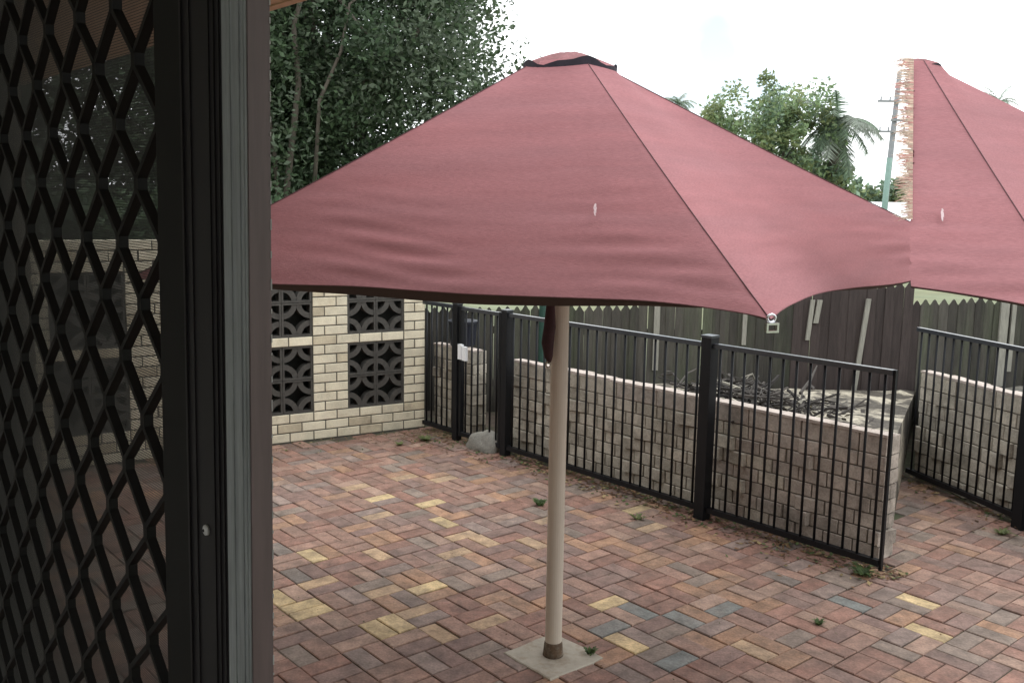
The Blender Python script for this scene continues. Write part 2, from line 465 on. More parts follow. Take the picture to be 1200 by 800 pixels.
# ------------------------------------------------------------------ brick helper
def brick_mesh(L, T, Hh, material, c=0.004, name="brick"):
    """front face at y=0 facing -y ... body to +y; chamfered front"""
    b = MB(); l, h = L / 2, Hh / 2
    bk = [Vector((x, T, z)) for x, z in ((-l, -h), (l, -h), (l, h), (-l, h))]
    md = [Vector((x, c, z)) for x, z in ((-l, -h), (l, -h), (l, h), (-l, h))]
    fr = [Vector((x, 0, z)) for x, z in ((-l + c, -h + c), (l - c, -h + c), (l - c, h - c), (-l + c, h - c))]
    for k in range(4):
        q = (k + 1) % 4
        b.quad(bk[k], bk[q], md[q], md[k]); b.quad(md[k], md[q], fr[q], fr[k])
    b.quad(*fr); b.quad(*bk)
    return b.mesh(name, material)

# ------------------------------------------------------------------ cream brick wall with breeze blocks
wall = empty("brick_wall", WP(1.6, -0.06), "cream brick wall inset with dark patterned breeze blocks left of the pool fence", "wall")
CH, HB = 0.083, 0.1067
UO = -0.008
OPEN = [(2, 7), (10, 15), (24, 29)]           # in half bricks
LOWZ, MIDZ = (3, 10), (11, 18)                # course indices of the two openings
rot_w = math.atan2(-WT.y, -WT.x)              # local x along -WT, local +y away from the house
MORT = 0.010
bm_full = [brick_mesh(2 * HB - MORT, 0.1, CH - MORT, m) for m in (M_cream, M_cream2)]
bm_half = [brick_mesh(HB - MORT, 0.1, CH - MORT, m) for m in (M_cream, M_cream2)]
NCOURSE, UMAX = 21, 34
mort = MB()
def mort_box(h0, h1, z0, z1):
    mort.span(WP, UO + h0 * HB, UO + h1 * HB, -0.104, -0.0055, z0, z1)
edges = [0] + [e for o in OPEN for e in o] + [UMAX]
mort_box(0, UMAX, -0.05, LOWZ[0] * CH)
mort_box(0, UMAX, LOWZ[1] * CH, MIDZ[0] * CH)
mort_box(0, UMAX, MIDZ[1] * CH, NCOURSE * CH - 0.01)
for k in range(0, len(edges), 2):
    for zr in (LOWZ, MIDZ):
        mort_box(edges[k], edges[k + 1], zr[0] * CH, zr[1] * CH)
mort.build("mortar", M_mortar, wall)
def put_brick(h0, ln, cz):
    u = UO + (h0 + ln / 2) * HB
    stained = (cz < 3 and random.random() < 0.4) or random.random() < 0.06
    me = (bm_full if ln == 2 else bm_half)[1 if stained else 0]
    piece("brick", me, WP(u, random.uniform(-.0015, .0015), (cz + 0.5) * CH), (0, random.uniform(-.004, .004), rot_w), wall)
for cz in range(NCOURSE):
    segs = [(0, UMAX)]
    if LOWZ[0] <= cz < LOWZ[1] or MIDZ[0] <= cz < MIDZ[1]:
        segs = [(edges[k], edges[k + 1]) for k in range(0, len(edges), 2)]
    for a, b in segs:
        h = a
        if (cz % 2 == 0) != (a % 2 == 0):
            put_brick(h, 1, cz); h += 1
        while h + 2 <= b:
            put_brick(h, 2, cz); h += 2
        if h < b: put_brick(h, 1, cz)

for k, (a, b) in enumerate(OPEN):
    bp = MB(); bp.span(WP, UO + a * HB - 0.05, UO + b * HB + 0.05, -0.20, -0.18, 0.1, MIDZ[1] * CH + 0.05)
    bp.build("hole_shade_sheet", M_hole_shade, wall)  # added sheet, painted dark to stand for shade behind the block holes
def breeze_mesh(w, h, dpt):
    b = MB()
    fr = 0.016
    def bar(x0, x1, z0, z1, y0=0.0, y1=dpt):
        b.box(Vector(((x0 + x1) / 2, (y0 + y1) / 2, (z0 + z1) / 2)), Vector(((x1 - x0) / 2, 0, 0)), Vector((0, (y1 - y0) / 2, 0)), Vector((0, 0, (z1 - z0) / 2)))
    bar(-w/2, w/2, -h/2, -h/2 + fr); bar(-w/2, w/2, h/2 - fr, h/2)
    bar(-w/2, -w/2 + fr, -h/2 + fr, h/2 - fr); bar(w/2 - fr, w/2, -h/2 + fr, h/2 - fr)
    # four quarter rings centred on the corners, standing a little back from the frame
    r0, r1 = 0.084, 0.130
    for sx in (-1, 1):
        for sz in (-1, 1):
            cx, cz = sx * (w / 2 - 0.006), sz * (h / 2 - 0.006)
            n = 7
            for k in range(n):
                q = []
                for a in (math.pi / 2 * k / n, math.pi / 2 * (k + 1) / n):
                    for r in (r0, r1):
                        q.append((cx - sx * r * math.cos(a), cz - sz * r * math.sin(a)))
                (ax, az), (bx, bz), (cx2, cz2), (dx, dz) = q
                b.prism([Vector((ax, 0.006, az)), Vector((bx, 0.006, bz)), Vector((dx, 0.006, dz)), Vector((cx2, 0.006, cz2))], (0, dpt - 0.012, 0))
    return b.mesh("breeze_block", M_breeze)
BW, BH = 5 * HB / 2, 7 * CH / 2
bz_me = breeze_mesh(BW - 0.004, BH - 0.004, 0.09)
for a, b in OPEN:
    for zr in (LOWZ, MIDZ):
        for kx in (0, 1):
            for kz in (0, 1):
                piece("breeze_block", bz_me, WP(UO + a * HB + BW * (kx + 0.5), -0.012, zr[0] * CH + BH * (kz + 0.5)), rot_w, wall)

# ------------------------------------------------------------------ retaining walls of split brick
def retaining(P, s0, s1, n, height, label, brown_from, parent_loc, proud=0.2, capm=None):
    t = empty("retaining_wall", parent_loc, label, "wall", "low brick retaining walls behind the pool fence")
    o = P(0, 0, 0); dx = P(1, 0, 0) - o
    rz = math.atan2(dx.y, dx.x)
    capH = 0.115
    nc = 7; ch = (height - capH - 0.014) / nc; L = 0.195
    core = MB()
    core.span(P, s0 + 0.02, s1 - 0.03, n + 0.008, n + 0.15, -0.1, height - 0.02)
    core.build("mortar", M_retm, t)
    mats = (M_ret, M_ret_b)
    full = [brick_mesh(L - 0.009, 0.16, ch - 0.008, m, 0.0035) for m in mats]
    capme = [brick_mesh(2 * L - 0.010, 0.16, capH - 0.006, m, 0.0035) for m in mats]
    for c in range(nc):
        s = s0 - (L / 2 if c % 2 else 0)
        while s < s1 - 0.02:
            a, b = max(s, s0), min(s + L, s1)
            if b - a > 0.03:
                mid = (a + b) / 2
                dark = 1 if mid + random.uniform(-.25, .25) > brown_from else 0
                sticking = random.random() < proud
                rx = random.uniform(-0.02, 0.02); rzj = random.uniform(-0.03, 0.03); off = random.uniform(-.005, .004)
                if sticking: rzj = random.choice((-1, 1)) * random.uniform(0.12, 0.22); off = -0.016
                piece("brick", full[dark], P(mid, n + off, (c + 0.5) * ch), (rx, 0, rz + rzj), t, ((b - a - 0.009) / (L - 0.009), 1, 1))
            s += L
    s = s0
    while s < s1 - 0.02:
        b = min(s + 2 * L, s1)
        dark = 1 if (s + b) / 2 > brown_from - 1.2 else 0
        piece("cap_brick", capme[dark], P((s + b) / 2, n - 0.004 + random.uniform(-.003, .003), nc * ch + capH / 2), rz + random.uniform(-.01, .01), t, ((b - s - 0.01) / (2 * L - 0.01), 1, 1))
        s = b
    cp = MB()
    k = max(2, int((s1 - s0) / 0.12))
    for q in range(k):
        a, b = s0 + (s1 - s0) * q / k, s0 + (s1 - s0) * (q + 1) / k
        cp.span(P, a, b, n - 0.007 + random.uniform(-.003, .003), n + 0.09 + random.uniform(-.02, .02), height - 0.016, height + random.uniform(-.002, .004))
    cp.build("coping", M_coping, t)
    return t
retaining(FP, 1.0, 4.30, 0.20, 0.768, "long low grey-tan brick retaining wall running behind the middle black fence panels", 3.3, FP(2.7, 0.28))
retaining(FP, -0.12, 0.46, 0.20, 0.775, "short pale brick pier behind the leftmost fence panel beside the cream wall", 9, FP(0.17, 0.28))
retaining(GP, -0.06, 1.75, 0.10, 0.845, "low tan brick retaining wall behind the rightmost black fence panel", 9, GP(0.8, 0.2))

# ------------------------------------------------------------------ garden beds behind the retaining walls
PICK_Y = 9.25
def pick_top(x): return 1.055 + 0.034 * (x + 0.4) + (0.17 if 1.25 < x < 3.93 else 0.0)
def px_at(x): return Vector((x, PICK_Y - 0.12, 0))
def bed(name, front, back, zf, zb, material, label, skirts):
    nu, nv = len(front), 16
    mb = MB()
    grid = []
    for u in range(nu):
        row = []
        for v in range(nv + 1):
            f = v / nv
            p = front[u].lerp(back[u], f)
            z = zf + (zb - zf) * f
            lump = 0.0 if v in (0, nv) or u in (0, nu - 1) else (math.sin(p.x * 5.1 + p.y * 2.3) * 0.02 + math.sin(p.x * 11.7 - p.y * 9.1) * 0.015 + random.uniform(-.012, .012))
            row.append(Vector((p.x, p.y, z + lump)))
        grid.append(row)
    base = len(mb.v)
    for row in grid: mb.v.extend(row)
    W = nv + 1
    for u in range(nu - 1):
        for v in range(nv):
            mb.f.append((base + u * W + v, base + (u + 1) * W + v, base + (u + 1) * W + v + 1, base + u * W + v + 1)); mb.mi.append(0)
    for u in skirts:
        for v in range(nv):
            a, b = grid[u][v], grid[u][v + 1]
            mb.quad(a, b, Vector((b.x, b.y, -0.05)), Vector((a.x, a.y, -0.05)))
    o = mb.build(name, material, kind='structure')
    tag(o, label, "garden bed")
K = 28
f1 = [FP(1.02 + (4.295 - 1.02) * k / K, 0.29) for k in range(K + 1)]
b1 = [px_at(0.05 + (4.0 - 0.05) * k / K) for k in range(K + 1)]
bed("garden_bed", f1, b1, 0.735, 0.30, M_soil, "raised bed of dark soil and pale sand between the tan brick wall and paling fence", (0, K))
f2 = [GP(-0.05 + 1.8 * k / 10, 0.19) for k in range(11)]
b2 = [px_at(4.004 + (6.6 - 4.004) * k / 10) for k in range(11)]
bed("garden_bed", f2, b2, 0.80, 0.34, M_mulch, "raised mulch bed behind the rightmost tan brick wall", (0, 10))

# ------------------------------------------------------------------ paling fence
pf = empty("paling_fence", (2.5, PICK_Y, 0), "weathered grey timber paling fence with pointed tops behind the brick retaining walls", "fence")
PBW = 0.0915
def paling_mesh(h, material):
    b = MB(); w = PBW / 2
    prof = [(-w, 0), (w, 0), (w, h - 0.06), (w * 0.62, h - 0.038), (w * 0.3, h - 0.012), (0, h), (-w * 0.3, h - 0.012), (-w * 0.62, h - 0.038), (-w, h - 0.06)]
    b.prism([Vector((x, 0, z)) for x, z in prof], (0, 0.012, 0))
    return b.mesh("paling", material)
pal_cache = {}
x = -0.95
while x < 6.6:
    h = round(pick_top(x) + 0.05, 2)
    brown = 2.75 < x < 4.0
    key = (h, brown)
    if key not in pal_cache: pal_cache[key] = paling_mesh(h, M_picket_d if brown else M_picket)
    piece("paling", pal_cache[key], (x, PICK_Y + (0.004 if len(pf.children) % 2 else -0.004) + random.uniform(-.002, .002), -0.05 + random.uniform(-.012, .008)), (0, random.uniform(-.006, .006), random.uniform(-.02, .02)), pf)
    x += 0.090
for zz in (0.28, 0.82):
    mb = MB(); mb.box((2.85, PICK_Y + 0.048, zz), Vector((3.85, 0, 0)), Vector((0, 0.022, 0)), Vector((0, 0, 0.035)))
    mb.build("rail", M_picket_d, pf)
for xb, z0, z1, lean, w in ((3.42, 0.2, 1.2, 0.09, 0.022), (2.93, 0.78, 1.18, 0.03, 0.02), (3.0, 0.95, 1.18, 0.03, 0.024), (2.30, 0.72, 1.1, 0.0, 0.02), (1.43, 0.45, 1.15, 0.0, 0.028), (4.86, 0.35, 1.2, 0.0, 0.04), (4.95, 0.5, 1.2, 0.0, 0.02)):
    mb = MB()
    mb.box(((xb + lean / 2), PICK_Y - 0.022, (z0 + z1) / 2), Vector((w, 0, 0)), Vector((0, 0.014, 0)), Vector((lean / 2, 0, (z1 - z0) / 2)))
    mb.build("batten", M_batten, pf)

# ------------------------------------------------------------------ black pool fence
def bal_mesh(z0, z1, r=0.0085):
    b = MB(); b.tube([(0, 0, z0), (0, 0, z1)], r, 6)
    me = b.mesh("baluster", M_black, smooth=True)
    return me
BAL = bal_mesh(0.085, 1.165)
def panel(parent, P, s0, s1, gap, first=None, zt=1.19):
    mb = MB(); mb.span(P, s0, s1, -0.019, 0.019, zt - 0.03, zt); mb.build("top_rail", M_railtop, parent)
    mb = MB(); mb.span(P, s0, s1, -0.019, 0.019, 0.055, 0.09); mb.build("bottom_rail", M_black, parent)
    n = max(1, round((s1 - s0) / gap))
    st = (s1 - s0) / n
    for k in range(n):
        piece("baluster", BAL, P(s0 + st * (k + 0.5), random.uniform(-.001, .001), 0), 0, parent)
def post(parent, P, s, w=0.06, h=1.24, name="post"):
    mb = MB(); mb.span(P, s - w / 2, s + w / 2, -w / 2, w / 2, -0.05, h); o = mb.build(name, M_black, parent)
    mb = MB(); mb.span(P, s - w / 2 - 0.004, s + w / 2 + 0.004, -w / 2 - 0.004, w / 2 + 0.004, h + 0.0005, h + 0.016); mb.build("cap", M_railtop, o)
GF = "black tubular pool fence panels"
f = empty("pool_fence", FP(0.2, 0), "short black tubular pool fence panel against the cream brick wall", "fence", GF)
panel(f, FP, -0.005, 0.455, 0.082); post(f, FP, 0.485, 0.06, 1.20)
g = empty("pool_gate", FP(0.83, 0), "narrow black tubular pool gate with white latch beside the cream brick wall", "gate")
panel(g, FP, 0.56, 1.055, 0.08, zt=1.185)
for s in (0.545, 1.07):
    mb = MB(); mb.span(FP, s - 0.0145, s + 0.0145, -0.02, 0.02, 0.05, 1.188); mb.build("stile", M_black, g)
mb = MB(); mb.span(FP, 0.552, 0.60, -0.05, -0.021, 0.735, 0.865); mb.build("latch", M_white, g)
mb = MB(); mb.span(FP, 0.607, 0.655, -0.047, -0.021, 0.73, 0.85); mb.build("latch_catch", M_white, g)
f = empty("pool_fence", FP(2.8, 0), "long black tubular pool fence of two panels in front of the tan brick wall", "fence", GF)
post(f, FP, 1.135, 0.065, 1.20); panel(f, FP, 1.17, 3.11, 0.0905); post(f, FP, 3.15, 0.08, 1.225); panel(f, FP, 3.192, 4.40, 0.0905)
mb = MB(); mb.span(FP, 4.4005, 4.4165, -0.012, 0.012, 0.03, 1.191); mb.build("stile", M_black, f)
f = empty("pool_fence", GP(0.6, 0), "black tubular pool fence panel at the far right under the second canopy", "fence", GF)
panel(f, GP, -0.005, 1.10, 0.082); post(f, GP, 1.145, 0.085, 1.23); panel(f, GP, 1.19, 2.3, 0.09)

# green post, rock, tub behind the gate
mb = MB(); mb.tube([(0.275, 8.4, -0.05), (0.275, 8.4, 1.30)], 0.035, 12); mb.tube([(0.275, 8.4, 1.301), (0.275, 8.4, 1.32)], [0.038, 0.03], 12)
tag(mb.build("steel_post", M_green, loc=(0.275, 8.4, 0)), "dark green steel post standing before the paling fence near the umbrella pole", "post")
bm = bmesh.new(); bmesh.ops.create_icosphere(bm, subdivisions=3, radius=1)
for v in bm.verts:
    c = v.co.copy()
    k = 1 + 0.10 * math.sin(c.x * 4 + 1) * math.cos(c.y * 3.3) + 0.07 * math.sin(c.z * 6 + c.x * 5)
    v.co = Vector((c.x * 0.20 * k, c.y * 0.13 * k, max(c.z, -0.5) * 0.135 * k + 0.02))
me = bpy.data.meshes.new("boulder"); bm.to_mesh(me); bm.free(); me.materials.append(M_rock)
me.polygons.foreach_set("use_smooth", [True] * len(me.polygons))
o = bpy.data.objects.new("boulder", me); COL.objects.link(o); o.location = FP(0.87, 0.02); o.rotation_euler = (0, 0, FA)
tag(o, "rounded grey boulder under the narrow black gate", "rock")
t = empty("storage_tub", FP(0.18, 0.30, 0.785), "dark navy plastic tub standing on the short pale brick pier", "tub")
mb = MB()
prof = [(0.0, 0.10), (0.0, 0.115), (0.19, 0.13), (0.195, 0.14), (0.205, 0.14)]
for k in range(12):
    for (z0, r0), (z1, r1) in zip(prof, prof[1:]):
        a, b = 2 * math.pi * k / 12, 2 * math.pi * (k + 1) / 12
        c = FP(0.18, 0.30, 0.785)
        mb.quad(c + Vector((r0 * math.cos(a), r0 * math.sin(a), z0)), c + Vector((r0 * math.cos(b), r0 * math.sin(b), z0)), c + Vector((r1 * math.cos(b), r1 * math.sin(b), z1)), c + Vector((r1 * math.cos(a), r1 * math.sin(a), z1)))
mb.build("tub_body", M_navy, t, smooth=True)
mb = MB(); c = FP(0.18, 0.30, 0.785); mb.tube([c + Z * 0.206, c + Z * 0.222, c + Z * 0.226], [0.145, 0.145, 0.10], 16); mb.build("lid", M_navy, t)

# ------------------------------------------------------------------ patio umbrellas
HUB = Vector((0.225, 4.09, 2.645))
RR = 0.165
def interp(pts, t):
    """smooth curve through points by arc length parameter"""
    d = [0]
    for a, b in zip(pts, pts[1:]): d.append(d[-1] + (b - a).length)
    x = t * d[-1]
    for k in range(len(pts) - 1):
        if x <= d[k + 1] or k == len(pts) - 2:
            f = (x - d[k]) / (d[k + 1] - d[k])
            p0 = pts[max(k - 1, 0)]; p1 = pts[k]; p2 = pts[k + 1]; p3 = pts[min(k + 2, len(pts) - 1)]
            return 0.5 * ((2 * p1) + (p2 - p0) * f + (2 * p0 - 5 * p1 + 4 * p2 - p3) * f * f + (3 * p1 - p0 - 3 * p2 + p3) * f ** 3)
def fold(p, r, amp):
    """soft horizontal folds of the cloth near its lower edge"""
    w = max(0.0, r - 0.35) / 0.65
    w = w * w * (1 - max(0, r - 0.93) / 0.07 * 0.8)
    q = p.x * 1.25 - p.y * 0.4
    a = math.sin(p.z * 118 + math.sin(q * 3.1) * 2.6 + q * 3.2) * 0.5 + math.sin(p.z * 74 - q * 4.7 + 1.0 + math.sin(q * 6.5)) * 0.7
    a *= max(0.0, 0.45 + 0.55 * math.sin(q * 4.9 + p.z * 9)) + 0.15
    a += 0.8 * math.sin(p.z * 30 + q * 1.3) * 0.5
    return amp * w * a
def gore(mb, hub, edge, nu, nv, sag, a0, a1, amp=0.008, cut=None, RR=RR):
    """a canopy panel from the vent ring to the edge curve; returns its edge points"""
    base = len(mb.v); W = nv + 1
    nrm = ((edge[-1] - hub).cross(edge[0] - hub)).normalized()
    if nrm.z < 0: nrm = -nrm
    last = []
    for u in range(nu + 1):
        t = u / nu
        e = interp(edge, t)
        d = (e - hub); d.z = 0; d.normalize()
        top = hub + d * RR + Z * (-0.0)
        for v in range(nv + 1):
            r = v / nv
            p = top.lerp(e, r)
            p = p - Z * (sag * math.sin(math.pi * r) * (0.35 + 0.65 * math.sin(math.pi * t)))
            p = p + nrm * fold(p, r, amp * min(1.0, 6 * min(t, 1 - t) + 0.15))
            if cut and u == 0: p = p + cut(v, r)
            mb.v.append(p)
        last.append(mb.v[-1].copy())
    for u in range(nu):
        for v in range(nv):
            mb.f.append((base + u * W + v, base + (u + 1) * W + v, base + (u + 1) * W + v + 1, base + u * W + v + 1)); mb.mi.append(0)
    return last
def seam_tube(mb, hub, corner, sag, r=0.0022, RR=RR):
    d = corner - hub; d.z = 0; d.normalize(); top = hub + d * RR
    pts = []
    for k in range(17):
        f = k / 16
        pts.append(top.lerp(corner, f) - Z * (sag * 0.35 * math.sin(math.pi * f)) + Z * 0.001)
    mb.tube(pts, r, 6)
def vent_cap(hub, parent, half=None):
    mb = MB(); tr = MB()
    n = 40; rings = [(0.0, 0.052), (0.05, 0.047), (0.10, 0.030), (0.15, 0.008), (0.19, -0.012)]
    base = len(mb.v)
    rng_a = range(n + 1)
    for r, z in rings:
        for k in rng_a:
            a = 2 * math.pi * k / n
            wob = 0.014 * math.sin(4 * a + 0.6) * (r / 0.195) ** 2 + 0.006 * math.sin(9 * a)* (r / 0.195)
            mb.v.append(hub + Vector((r * math.cos(a) * 1.0, r * math.sin(a), z + wob)))
    W = n + 1
    for i in range(len(rings) - 1):
        for k in range(n):
            mb.f.append((base + i * W + k, base + i * W + k + 1, base + (i + 1) * W + k + 1, base + (i + 1) * W + k)); mb.mi.append(0)
    cap = mb.build("vent_cap", M_cap, parent, smooth=True)
    pts = []
    for k in range(n + 1):
        a = 2 * math.pi * k / n
        wob = 0.014 * math.sin(4 * a + 0.6) + 0.006 * math.sin(9 * a)
        pts.append((hub + Vector((0.199 * math.cos(a), 0.199 * math.sin(a), -0.006 + wob)), hub + Vector((0.196 * math.cos(a), 0.196 * math.sin(a), -0.052 + wob * 0.3 + 0.006 * math.sin(5 * a)))))
    for (a, b), (c, d) in zip(pts, pts[1:]):
        tr.quad(a, c, d, b)
    tr.build("trim", M_trim, cap, smooth=True)

V3 = lambda *p: Vector(p)
EDGE_LF = [V3(*p) for p in ((-1.434, 3.49, 1.76), (-0.861, 3.337, 1.764), (-0.532, 3.225, 1.77), (-0.229, 3.105, 1.766), (-0.003, 3.004, 1.769), (0.235, 2.887, 1.776), (0.406, 2.795, 1.781), (0.566, 2.703, 1.773), (0.674, 2.638, 1.763), (0.722, 2.609, 1.752))]
EDGE_FR = [V3(*p) for p in ((0.722, 2.609, 1.752), (0.78, 2.715, 1.766), (0.865, 2.878, 1.772), (1.041, 3.181, 1.778), (1.306, 3.595, 1.765), (1.753, 4.198, 1.745), (2.15, 4.65, 1.78), (2.482, 5.0, 1.832))]
CB = V3(-0.35, 5.75, 1.79)
def bowed(a, b, k):
    c = HUB.copy(); pts = []
    for i in range(7):
        t = i / 6; p = a.lerp(b, t); q = V3(c.x, c.y, p.z) - p
        pts.append(p + q.normalized() * (k * 4 * t * (1 - t)) + Z * 0.02 * math.sin(math.pi * t))
    return pts
um = empty("patio_umbrella", V3(0.215, 4.086, 0), "faded dusty red patio umbrella on a cream pole with a vent cap", "umbrella")
mb = MB()
lastLF = gore(mb, HUB, EDGE_LF, 110, 130, 0.03, 0, 0, 0.0068)
lastFR = gore(mb, HUB, EDGE_FR, 80, 110, 0.035, 0, 0, 0.006)
gore(mb, HUB, bowed(EDGE_FR[-1], CB, 0.12), 16, 12, 0.05, 0, 0)
gore(mb, HUB, bowed(CB, EDGE_LF[0], 0.12), 16, 12, 0.05, 0, 0)
can = mb.build("canopy", M_canvas, um, smooth=True)
bm = bmesh.new(); bm.from_mesh(can.data); bmesh.ops.remove_doubles(bm, verts=bm.verts, dist=0.0008); bm.to_mesh(can.data); bm.free()
# curled strip behind the front edge; underside shade put into its dark brown
def shade_hem(edge, parent, drop, hub):
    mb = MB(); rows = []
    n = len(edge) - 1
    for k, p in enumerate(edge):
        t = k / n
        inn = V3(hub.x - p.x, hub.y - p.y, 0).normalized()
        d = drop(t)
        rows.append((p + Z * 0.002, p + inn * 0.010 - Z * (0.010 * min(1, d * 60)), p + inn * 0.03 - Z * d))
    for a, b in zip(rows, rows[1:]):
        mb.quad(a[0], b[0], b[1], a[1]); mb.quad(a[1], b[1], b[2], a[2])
    return mb.build("shade_hem", M_shade_hem, parent, smooth=True)
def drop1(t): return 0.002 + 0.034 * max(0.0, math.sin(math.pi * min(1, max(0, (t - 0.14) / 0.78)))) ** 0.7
shade_hem(lastLF, um, drop1, HUB)
shade_hem(lastFR, um, lambda t: 0.002 + 0.012 * max(0, math.sin(math.pi * min(1, max(0, (t - 0.25) / 0.6)))), HUB)
for c in (EDGE_LF[0], EDGE_LF[-1], EDGE_FR[-1], CB):
    mb = MB(); seam_tube(mb, HUB, c, 0.03); mb.build("seam", M_seam, um, smooth=True)
vent_cap(HUB, um)
mb = MB(); mb.tube([(0.215, 4.086, 0.0), (0.207, 4.086, 2.62)], 0.0385, 24); mb.build("pole", M_pole, um, smooth=False)
smooth_auto(um.children[-1])
mb = MB(); mb.tube([(0.215, 4.086, 0.008), (0.215, 4.086, 0.03), (0.215, 4.086, 0.066), (0.215, 4.086, 0.075)], [0.048, 0.0455, 0.042, 0.0387], 24); mb.build("collar", M_rust, um, smooth=True)
# four ribs below the cloth
for c in (EDGE_LF[0], EDGE_LF[-1], EDGE_FR[-1], CB):
    d = c - HUB; d.z = 0; d.normalize()
    mb = MB(); mb.tube([HUB + d * 0.05 - Z * 0.06, HUB.lerp(c, 0.5) - Z * 0.055, c + Z * 0.02 - d * 0.16], 0.010, 6); mb.build("rib", M_black, um)
# corner ring and shackle
Fc = EDGE_LF[-1]
mb = MB()
outd = V3(Fc.x - HUB.x, Fc.y - HUB.y, 0).normalized(); side = outd.cross(Z)
pts = [Fc + outd * 0.004 + Z * 0.006 + side * 0.013 * math.cos(a) + Z * 0.011 * math.sin(a) for a in [2 * math.pi * k / 16 for k in range(17)]]
mb.tube(pts, 0.004, 6); mb.build("eyelet", M_chrome, um, smooth=True)
mb = MB(); c = Fc + outd * 0.008 - Z * 0.020
for dx, dz, w, h in ((0, 0.011, 0.020, 0.003), (0, -0.011, 0.020, 0.003), (-0.017, 0, 0.003, 0.008), (0.017, 0, 0.003, 0.008)):
    mb.box(c + side * dx + Z * dz, side * w, outd * 0.006, Z * h)
mb.build("shackle", M_chrome, um)
# bird dropping smear on the front panel
def smear(hub, corner_a, corner_b, t, r, parent):
    e = corner_a.lerp(corner_b, t); d = (e - hub); d.z = 0; d.normalize()
    p = (hub + d * RR).lerp(e, r)
    nrm = ((corner_b - hub).cross(corner_a - hub)).normalized()
    if nrm.z < 0: nrm = -nrm
    dn = (e - hub).normalized(); sd = dn.cross(nrm)
    mb = MB(); c = p + nrm * 0.003 - Z * 0.009
    for off, ln, wd in ((0.0, 0.022, 0.0046), (0.026, 0.014, 0.003), (-0.022, 0.008, 0.003)):
        poly = []
        for k in range(11):
            a = 2 * math.pi * k / 11; w = random.uniform(0.75, 1.25)
            poly.append(c + dn * (off + ln * w * math.cos(a)) + sd * (wd * w * math.sin(a) + off * 0.15) + nrm * (0.0008 * off / 0.03))
        mb.prism(poly, nrm * 0.0012)
    mb.build("bird_dropping", M_drop, parent)

# strap bundle hanging at the pole top
t = empty("furled_strap", V3(0.160, 4.03, 1.62), "maroon tie strap hanging from a cord near the top of the cream pole", "strap")
mb = MB(); px, py = 0.2085, 4.086
mb.tube([V3(0.160, 4.02, 1.655), V3(0.163, 4.015, 1.63), V3(0.162, 4.02, 1.54), V3(0.154, 4.02, 1.47), V3(0.160, 4.02, 1.41), V3(0.165, 4.02, 1.385)], [0.008, 0.019, 0.026, 0.027, 0.019, 0.007], 10)
mb.build("strap_roll", M_strap, t, smooth=True)
mb = MB()
mb.tube([V3(px + 0.043 * math.cos(a), py + 0.043 * math.sin(a), 1.645 + 0.006 * math.sin(a * 2)) for a in [2 * math.pi * k / 20 for k in range(21)]], 0.006, 6)
mb.tube([V3(px - 0.04, py - 0.02, 1.645), V3(0.160, 4.02, 1.652)], 0.005, 6)
mb.tube([V3(px + 0.04, py - 0.02, 1.645), V3(px + 0.075, py - 0.03, 1.69)], 0.004, 6)
mb.build("cord", M_cord, t, smooth=True)
mb = MB(); mb.tube([V3(0.159 + 0.010 * math.cos(a), 4.018, 1.375 + 0.013 * math.sin(a)) for a in [2 * math.pi * k / 14 for k in range(15)]], 0.004, 6); mb.build("ring", M_conc, t, smooth=True)

# concrete footing
mb = MB()
def foot(z, k): return [FOOT + D * (a * k) + N * (b * k) + Z * z for a, b in ((-0.165, -0.16), (-0.05, -0.168), (0.07, -0.163), (0.155, -0.166), (0.163, -0.04), (0.168, 0.09), (0.164, 0.162), (0.03, 0.168), (-0.09, 0.16), (-0.158, 0.166), (-0.168, 0.05), (-0.16, -0.06))]
lo, hi = foot(-0.05, 1.0), foot(0.003, 1.0); tp = foot(0.0065, 0.965)
for k in range(12):
    q = (k + 1) % 12
    mb.quad(lo[k], lo[q], hi[q], hi[k]); mb.quad(hi[k], hi[q], tp[q], tp[k])
mb.quad(*tp)
tag(mb.build("footing", M_conc, loc=FOOT), "square pale concrete footing at the base of the cream umbrella pole", "footing")

# second umbrella: only a half canopy with a frayed edge is seen
A2 = V3(1.60, 3.95, 2.65)
E2, F2, R2 = V3(1.2286, 2.9, 1.830), V3(1.71, 2.75, 1.74), V3(3.72, 4.6, 2.0)
u2 = empty("patio_umbrella", V3(1.72, 2.74, 0), "half canopy of a second dusty red umbrella with a frayed pale left edge", "umbrella")
HUB2 = A2
edge_a = [E2, E2.lerp(F2, 0.25) + Z * 0.010, E2.lerp(F2, 0.5) + Z * 0.016, E2.lerp(F2, 0.75) + Z * 0.014, F2]
inw = V3(HUB2.x - F2.x, HUB2.y - F2.y, 0)
edge_b = [F2.lerp(R2, t) + V3(HUB2.x - F2.lerp(R2, t).x, HUB2.y - F2.lerp(R2, t).y, 0).normalized() * (0.14 * 4 * t * (1 - t)) for t in (0, .15, .3, .5, .7, .85, 1)]
mb = MB()
jag = [random.uniform(-0.018, 0.018) for _ in range(80)]
def cut(v, r): return V3(jag[v] * (1.0 if r < 0.6 else 0.25), 0, 0)
la = gore(mb, HUB2, edge_a, 30, 70, 0.03, 0, 0, 0.006, cut=cut, RR=0.11)
lb = gore(mb, HUB2, edge_b, 40, 36, 0.035, 0, 0, 0.006, RR=0.11)
mb.build("canopy", M_canvas, u2, smooth=True)
shade_hem(la, u2, lambda t: 0.006, HUB2)
mb = MB(); seam_tube(mb, HUB2, F2, 0.03, RR=0.11); mb.build("seam", M_seam, u2, smooth=True)
vent2, trim2 = MB(), MB()
n = 24; rings = [(0.0, 0.022), (0.035, 0.019), (0.07, 0.010), (0.10, -0.002), (0.122, -0.014)]
